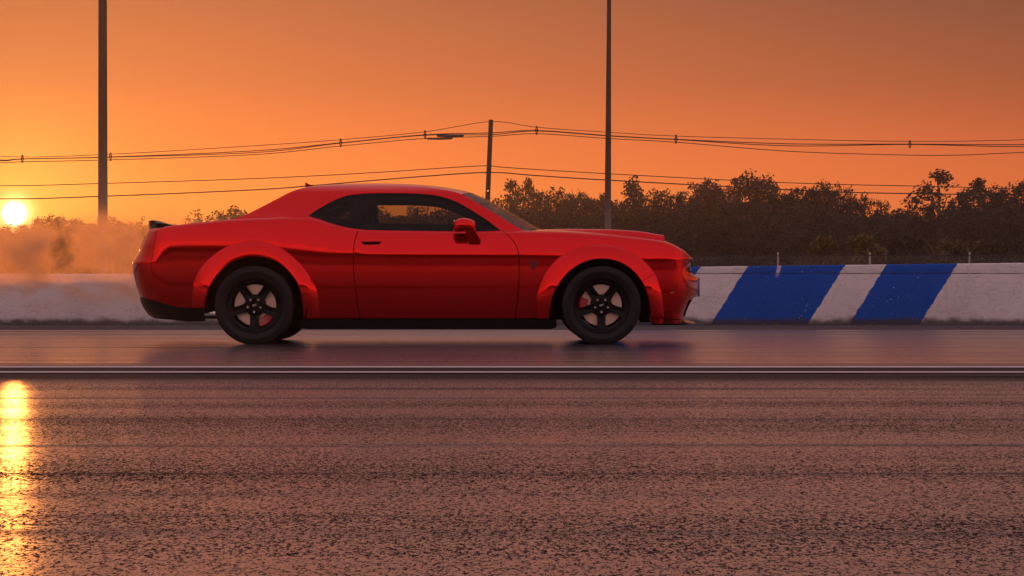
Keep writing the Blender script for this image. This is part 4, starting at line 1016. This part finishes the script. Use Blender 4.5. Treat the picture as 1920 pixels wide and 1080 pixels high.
def spoke_mesh():
    holes = star_face(); circ = [(.222*math.cos(a), .222*math.sin(a)) for a in np.linspace(0, 2*math.pi, 120, endpoint=False)]
    V2, T = cdt(circ, holes, .012, .008)
    r = np.hypot(V2[:, 0], V2[:, 1]); th = np.arctan2(V2[:, 1], V2[:, 0])
    # spoke groove and dish: hub sits back, spokes rise to the rim lip
    dish = np.interp(r, [0, .03, .065, .085, .13, .19, .222], [.052, .052, .050, .058, .044, .026, .012])
    k = np.round((th+math.pi/2)/(2*math.pi/5)); da = th+math.pi/2-k*2*math.pi/5; lat = r*np.sin(da)
    groove = .010*(1-sstep(.013, .020, abs(lat)))*sstep(.085, .105, r)*(1-sstep(.180, .20, r))
    y = dish+groove
    F0 = np.stack([V2[:, 0], y, V2[:, 1]], 1); B0 = F0+[0, .030, 0]; n = len(F0)
    fn = np.cross(F0[T[:, 1]]-F0[T[:, 0]], F0[T[:, 2]]-F0[T[:, 0]]); fl = fn[:, 1] > 0; T[fl] = T[fl][:, ::-1]
    ed = {}
    for t in T:
        for a, b in ((t[0], t[1]), (t[1], t[2]), (t[2], t[0])): ed[(a, b)] = ed.get((a, b), 0)+1
    Fc = [tuple(t) for t in T]+[tuple(t[::-1]+n) for t in T]
    Fc += [(b, a, a+n, b+n) for (a, b) in ed if (b, a) not in ed]
    me = bpy.data.meshes.new('spokes'); me.from_pydata([tuple(v) for v in np.vstack([F0, B0])], [], [tuple(int(i) for i in f) for f in Fc]); me.update()
    me.polygons.foreach_set('use_smooth', [True]*len(me.polygons)); me.set_sharp_from_angle(angle=R(38)); me.materials.append(M['rim']); return me
def me_from(bm, mat, name, angle=35, sm=True):
    o = bm_obj(name, bm, mat, None, sm, angle); me = o.data; bpy.data.objects.remove(o); return me
TW = .31                                  # tyre width
WR = RW+.002
bm = bmesh.new()
prof = [(.232, .012), (.236, .004), (.243, .006), (.246, .002), (.262, -.006), (.283, -.010), (.286, -.0125), (.289, -.010), (.305, -.009), (.322, -.003), (.330, .003), (.336, .006), (WR-.006, .016), (WR-.002, .026), (WR, .045)]
for k in range(1, 5):
    y = .045+(TW-.09)*k/5; prof += [(WR, y-.008), (WR-.007, y-.006), (WR-.007, y+.006), (WR, y+.008)]
prof += [(WR, TW-.045), (WR-.003, TW-.024), (.336, TW-.006), (.30, TW+.008), (.26, TW+.004), (.232, TW-.012)]
lathe(bm, prof, 96); TYRE = me_from(bm, M['tyre'], 'tyre', 30)
bm = bmesh.new(); lathe(bm, [(.212, .022), (.220, .010), (.229, .004), (.236, .001), (.2385, .004), (.237, .012), (.226, .020), (.218, .05), (.205, .10), (.205, TW-.03), (.236, TW-.01), (.236, TW), (.198, TW-.03), (.198, .09), (.205, .05), (.212, .022)], 96); RIM = me_from(bm, M['rim'], 'rim_barrel', 40)
SPK = spoke_mesh()
bm = bmesh.new(); lathe(bm, [(.06, .112), (.085, .112), (.095, .118), (.100, .118), (.178, .118), (.180, .120), (.180, .146), (.10, .146), (.06, .146)], 72)
DISC = me_from(bm, M['disc'], 'brake_disc', 30)
bm = bmesh.new(); lathe(bm, [(.001, .088), (.062, .088), (.082, .096), (.090, .112), (.094, .117)], 40); HAT = me_from(bm, M['rim'], 'disc_hat')
bm = bmesh.new(); lathe(bm, [(.001, -.030), (.0050, -.030), (.0055, -.027), (.0105, -.027), (.0125, -.024), (.0130, 0), (.0150, .004)], 6); NUT = me_from(bm, M['chrome'], 'lug_nut', 20)
bm = bmesh.new(); lathe(bm, [(.001, -.006), (.026, -.006), (.031, -.002), (.032, .01)], 32); CAP = me_from(bm, M['gloss'], 'centre_cap')
bm = bmesh.new(); lathe(bm, [(.001, .003), (.004, .003), (.005, .006), (.005, .02)], 10); BOB = me_from(bm, M['chrome'], 'bobbin')
bm = bmesh.new(); lathe(bm, [(.001, -.004), (.003, -.004), (.0035, 0), (.0035, .02)], 8); VALVE = me_from(bm, M['chrome'], 'valve')
def caliper_mesh():
    bm = bmesh.new(); n = 12; rows = []
    for a in np.linspace(-.46, .46, n):
        e = 1-.35*(abs(a)/.46)**4
        ri, ro = .118+.012*(1-e), .196*(.97+.03*e)
        rows.append([bm.verts.new((r*math.cos(a), y, r*math.sin(a))) for r, y in ((ri, .098), (ri+.008, .074), (ro-.012, .070), (ro, .080), (ro, .165), (ri, .165))])
    for i in range(n-1):
        for k in range(6): bm.faces.new((rows[i][k], rows[i][(k+1) % 6], rows[i+1][(k+1) % 6], rows[i+1][k]))
    bm.faces.new(rows[0]); bm.faces.new(rows[-1]); return me_from(bm, M['caliper'], 'caliper', 30)
CAL = caliper_mesh()
def text_mesh(s, size, mat):
    cu = bpy.data.curves.new('txt', 'FONT'); cu.body = s; cu.size = size; cu.align_x = 'CENTER'; cu.align_y = 'CENTER'; cu.extrude = .0006; cu.shear = .25
    o = bpy.data.objects.new('txt', cu); COL.objects.link(o); bpy.context.view_layer.update()
    me = bpy.data.meshes.new_from_object(o.evaluated_get(bpy.context.evaluated_depsgraph_get())); bpy.data.objects.remove(o); me.materials.clear(); me.materials.append(mat); return me
LOGO = text_mesh('SRT', .021, M['white'])
CALTX = None
def wheel(c, side, cal_ang, roll):
    s = -1 if side < 0 else 1
    r = link(bpy.data.objects.new('wheel', RIM), car); r.location = (c[0], s*.962, RW); r.rotation_euler = (0, 0, 0 if s < 0 else math.pi)
    def sub(nm, me, loc=(0, 0, 0), rot=(0, 0, 0)):
        o = link(bpy.data.objects.new(nm, me), r); o.location = loc; o.rotation_euler = rot; return o
    sub('tyre', TYRE); sub('spokes', SPK, rot=(0, roll, 0)); sub('brake_disc', DISC); sub('disc_hat', HAT); sub('centre_cap', CAP, (0, .049, 0))
    sub('caliper', CAL, rot=(0, cal_ang if s < 0 else math.pi-cal_ang, 0))
    for k in range(5):
        a = -math.pi/2+k*2*math.pi/5-roll; sub('lug_nut', NUT, (.057*math.cos(a), .049, .057*math.sin(a)))
    for k in range(10):
        a = k*math.pi/5+.1; sub('bobbin', BOB, (.097*math.cos(a), .112, .097*math.sin(a)))
    sub('valve', VALVE, (.196*math.cos(.5), .03, .196*math.sin(.5)))
    sub('lettering', LOGO, (0, .0425, 0), (math.pi/2, -.22, 0))
for s in (-1, 1):
    wheel(WHEEL_F, s, math.pi-.05, 0.0); wheel(WHEEL_R, s, .85, .02)

# ------------------------------------------------------------------ smoke behind the car, haze over the whole place
def smoke():
    bm = bmesh.new(); box(bm, -7.6, -3.3, 25.2, 29.4, .0, 1.9)
    o = bm_obj('tyre_smoke', bm, smooth=False); tag(o, 'orange sunlit smoke drifting behind the car tail', 'smoke', kind='stuff')
    n = NT('smoke_air'); N, L = n.N, n.L; N.remove(n.b); p = n.pos(); x, y, z = n.xyz(p)
    mp = n.node('ShaderNodeMapping'); L.new(p, mp.inputs[0]); mp.inputs['Scale'].default_value = (1, .35, 1.0); mp.inputs['Rotation'].default_value = (0, .6, 0)
    nz = n.node('ShaderNodeTexNoise'); nz.inputs['Scale'].default_value = 1.6; nz.inputs['Detail'].default_value = 8; nz.inputs['Roughness'].default_value = .62; nz.inputs['Distortion'].default_value = .9
    L.new(mp.outputs[0], nz.inputs[0])
    puff = n.map(nz.outputs[0], .47, .66)
    fx = n.math('MULTIPLY', n.map(x, -7.4, -5.4), n.map(x, -3.4, -4.1)); fy = n.math('MULTIPLY', n.map(y, 25.3, 26.2), n.map(y, 29.3, 28.4)); fz = n.math('MULTIPLY', n.map(z, 0.15, .55), n.map(z, 1.6, .75))
    d = n.math('MULTIPLY', n.math('MULTIPLY', fx, fy), n.math('MULTIPLY', fz, n.math('ADD', n.math('MULTIPLY', puff, 1.7), .03)))
    v = n.node('ShaderNodeVolumePrincipled'); v.inputs['Color'].default_value = (.97, .70, .44, 1); L.new(d, v.inputs['Density']); v.inputs['Anisotropy'].default_value = .75
    L.new(v.outputs[0], n.out.inputs['Volume']); o.data.materials.append(n.mat)
smoke()
def haze():
    bm = bmesh.new(); box(bm, -700, 700, -230, 460, -1.2, 20.0)
    o = bm_obj('haze', bm, smooth=False); tag(o, 'thin evening haze that veils the distant woods', 'haze', kind='stuff')
    n = NT('haze_air'); n.N.remove(n.b); v = n.node('ShaderNodeVolumePrincipled'); v.inputs['Color'].default_value = (.92, .90, .92, 1); v.inputs['Density'].default_value = .00038; v.inputs['Anisotropy'].default_value = .82
    n.L.new(v.outputs[0], n.out.inputs['Volume']); o.data.materials.append(n.mat)
haze()
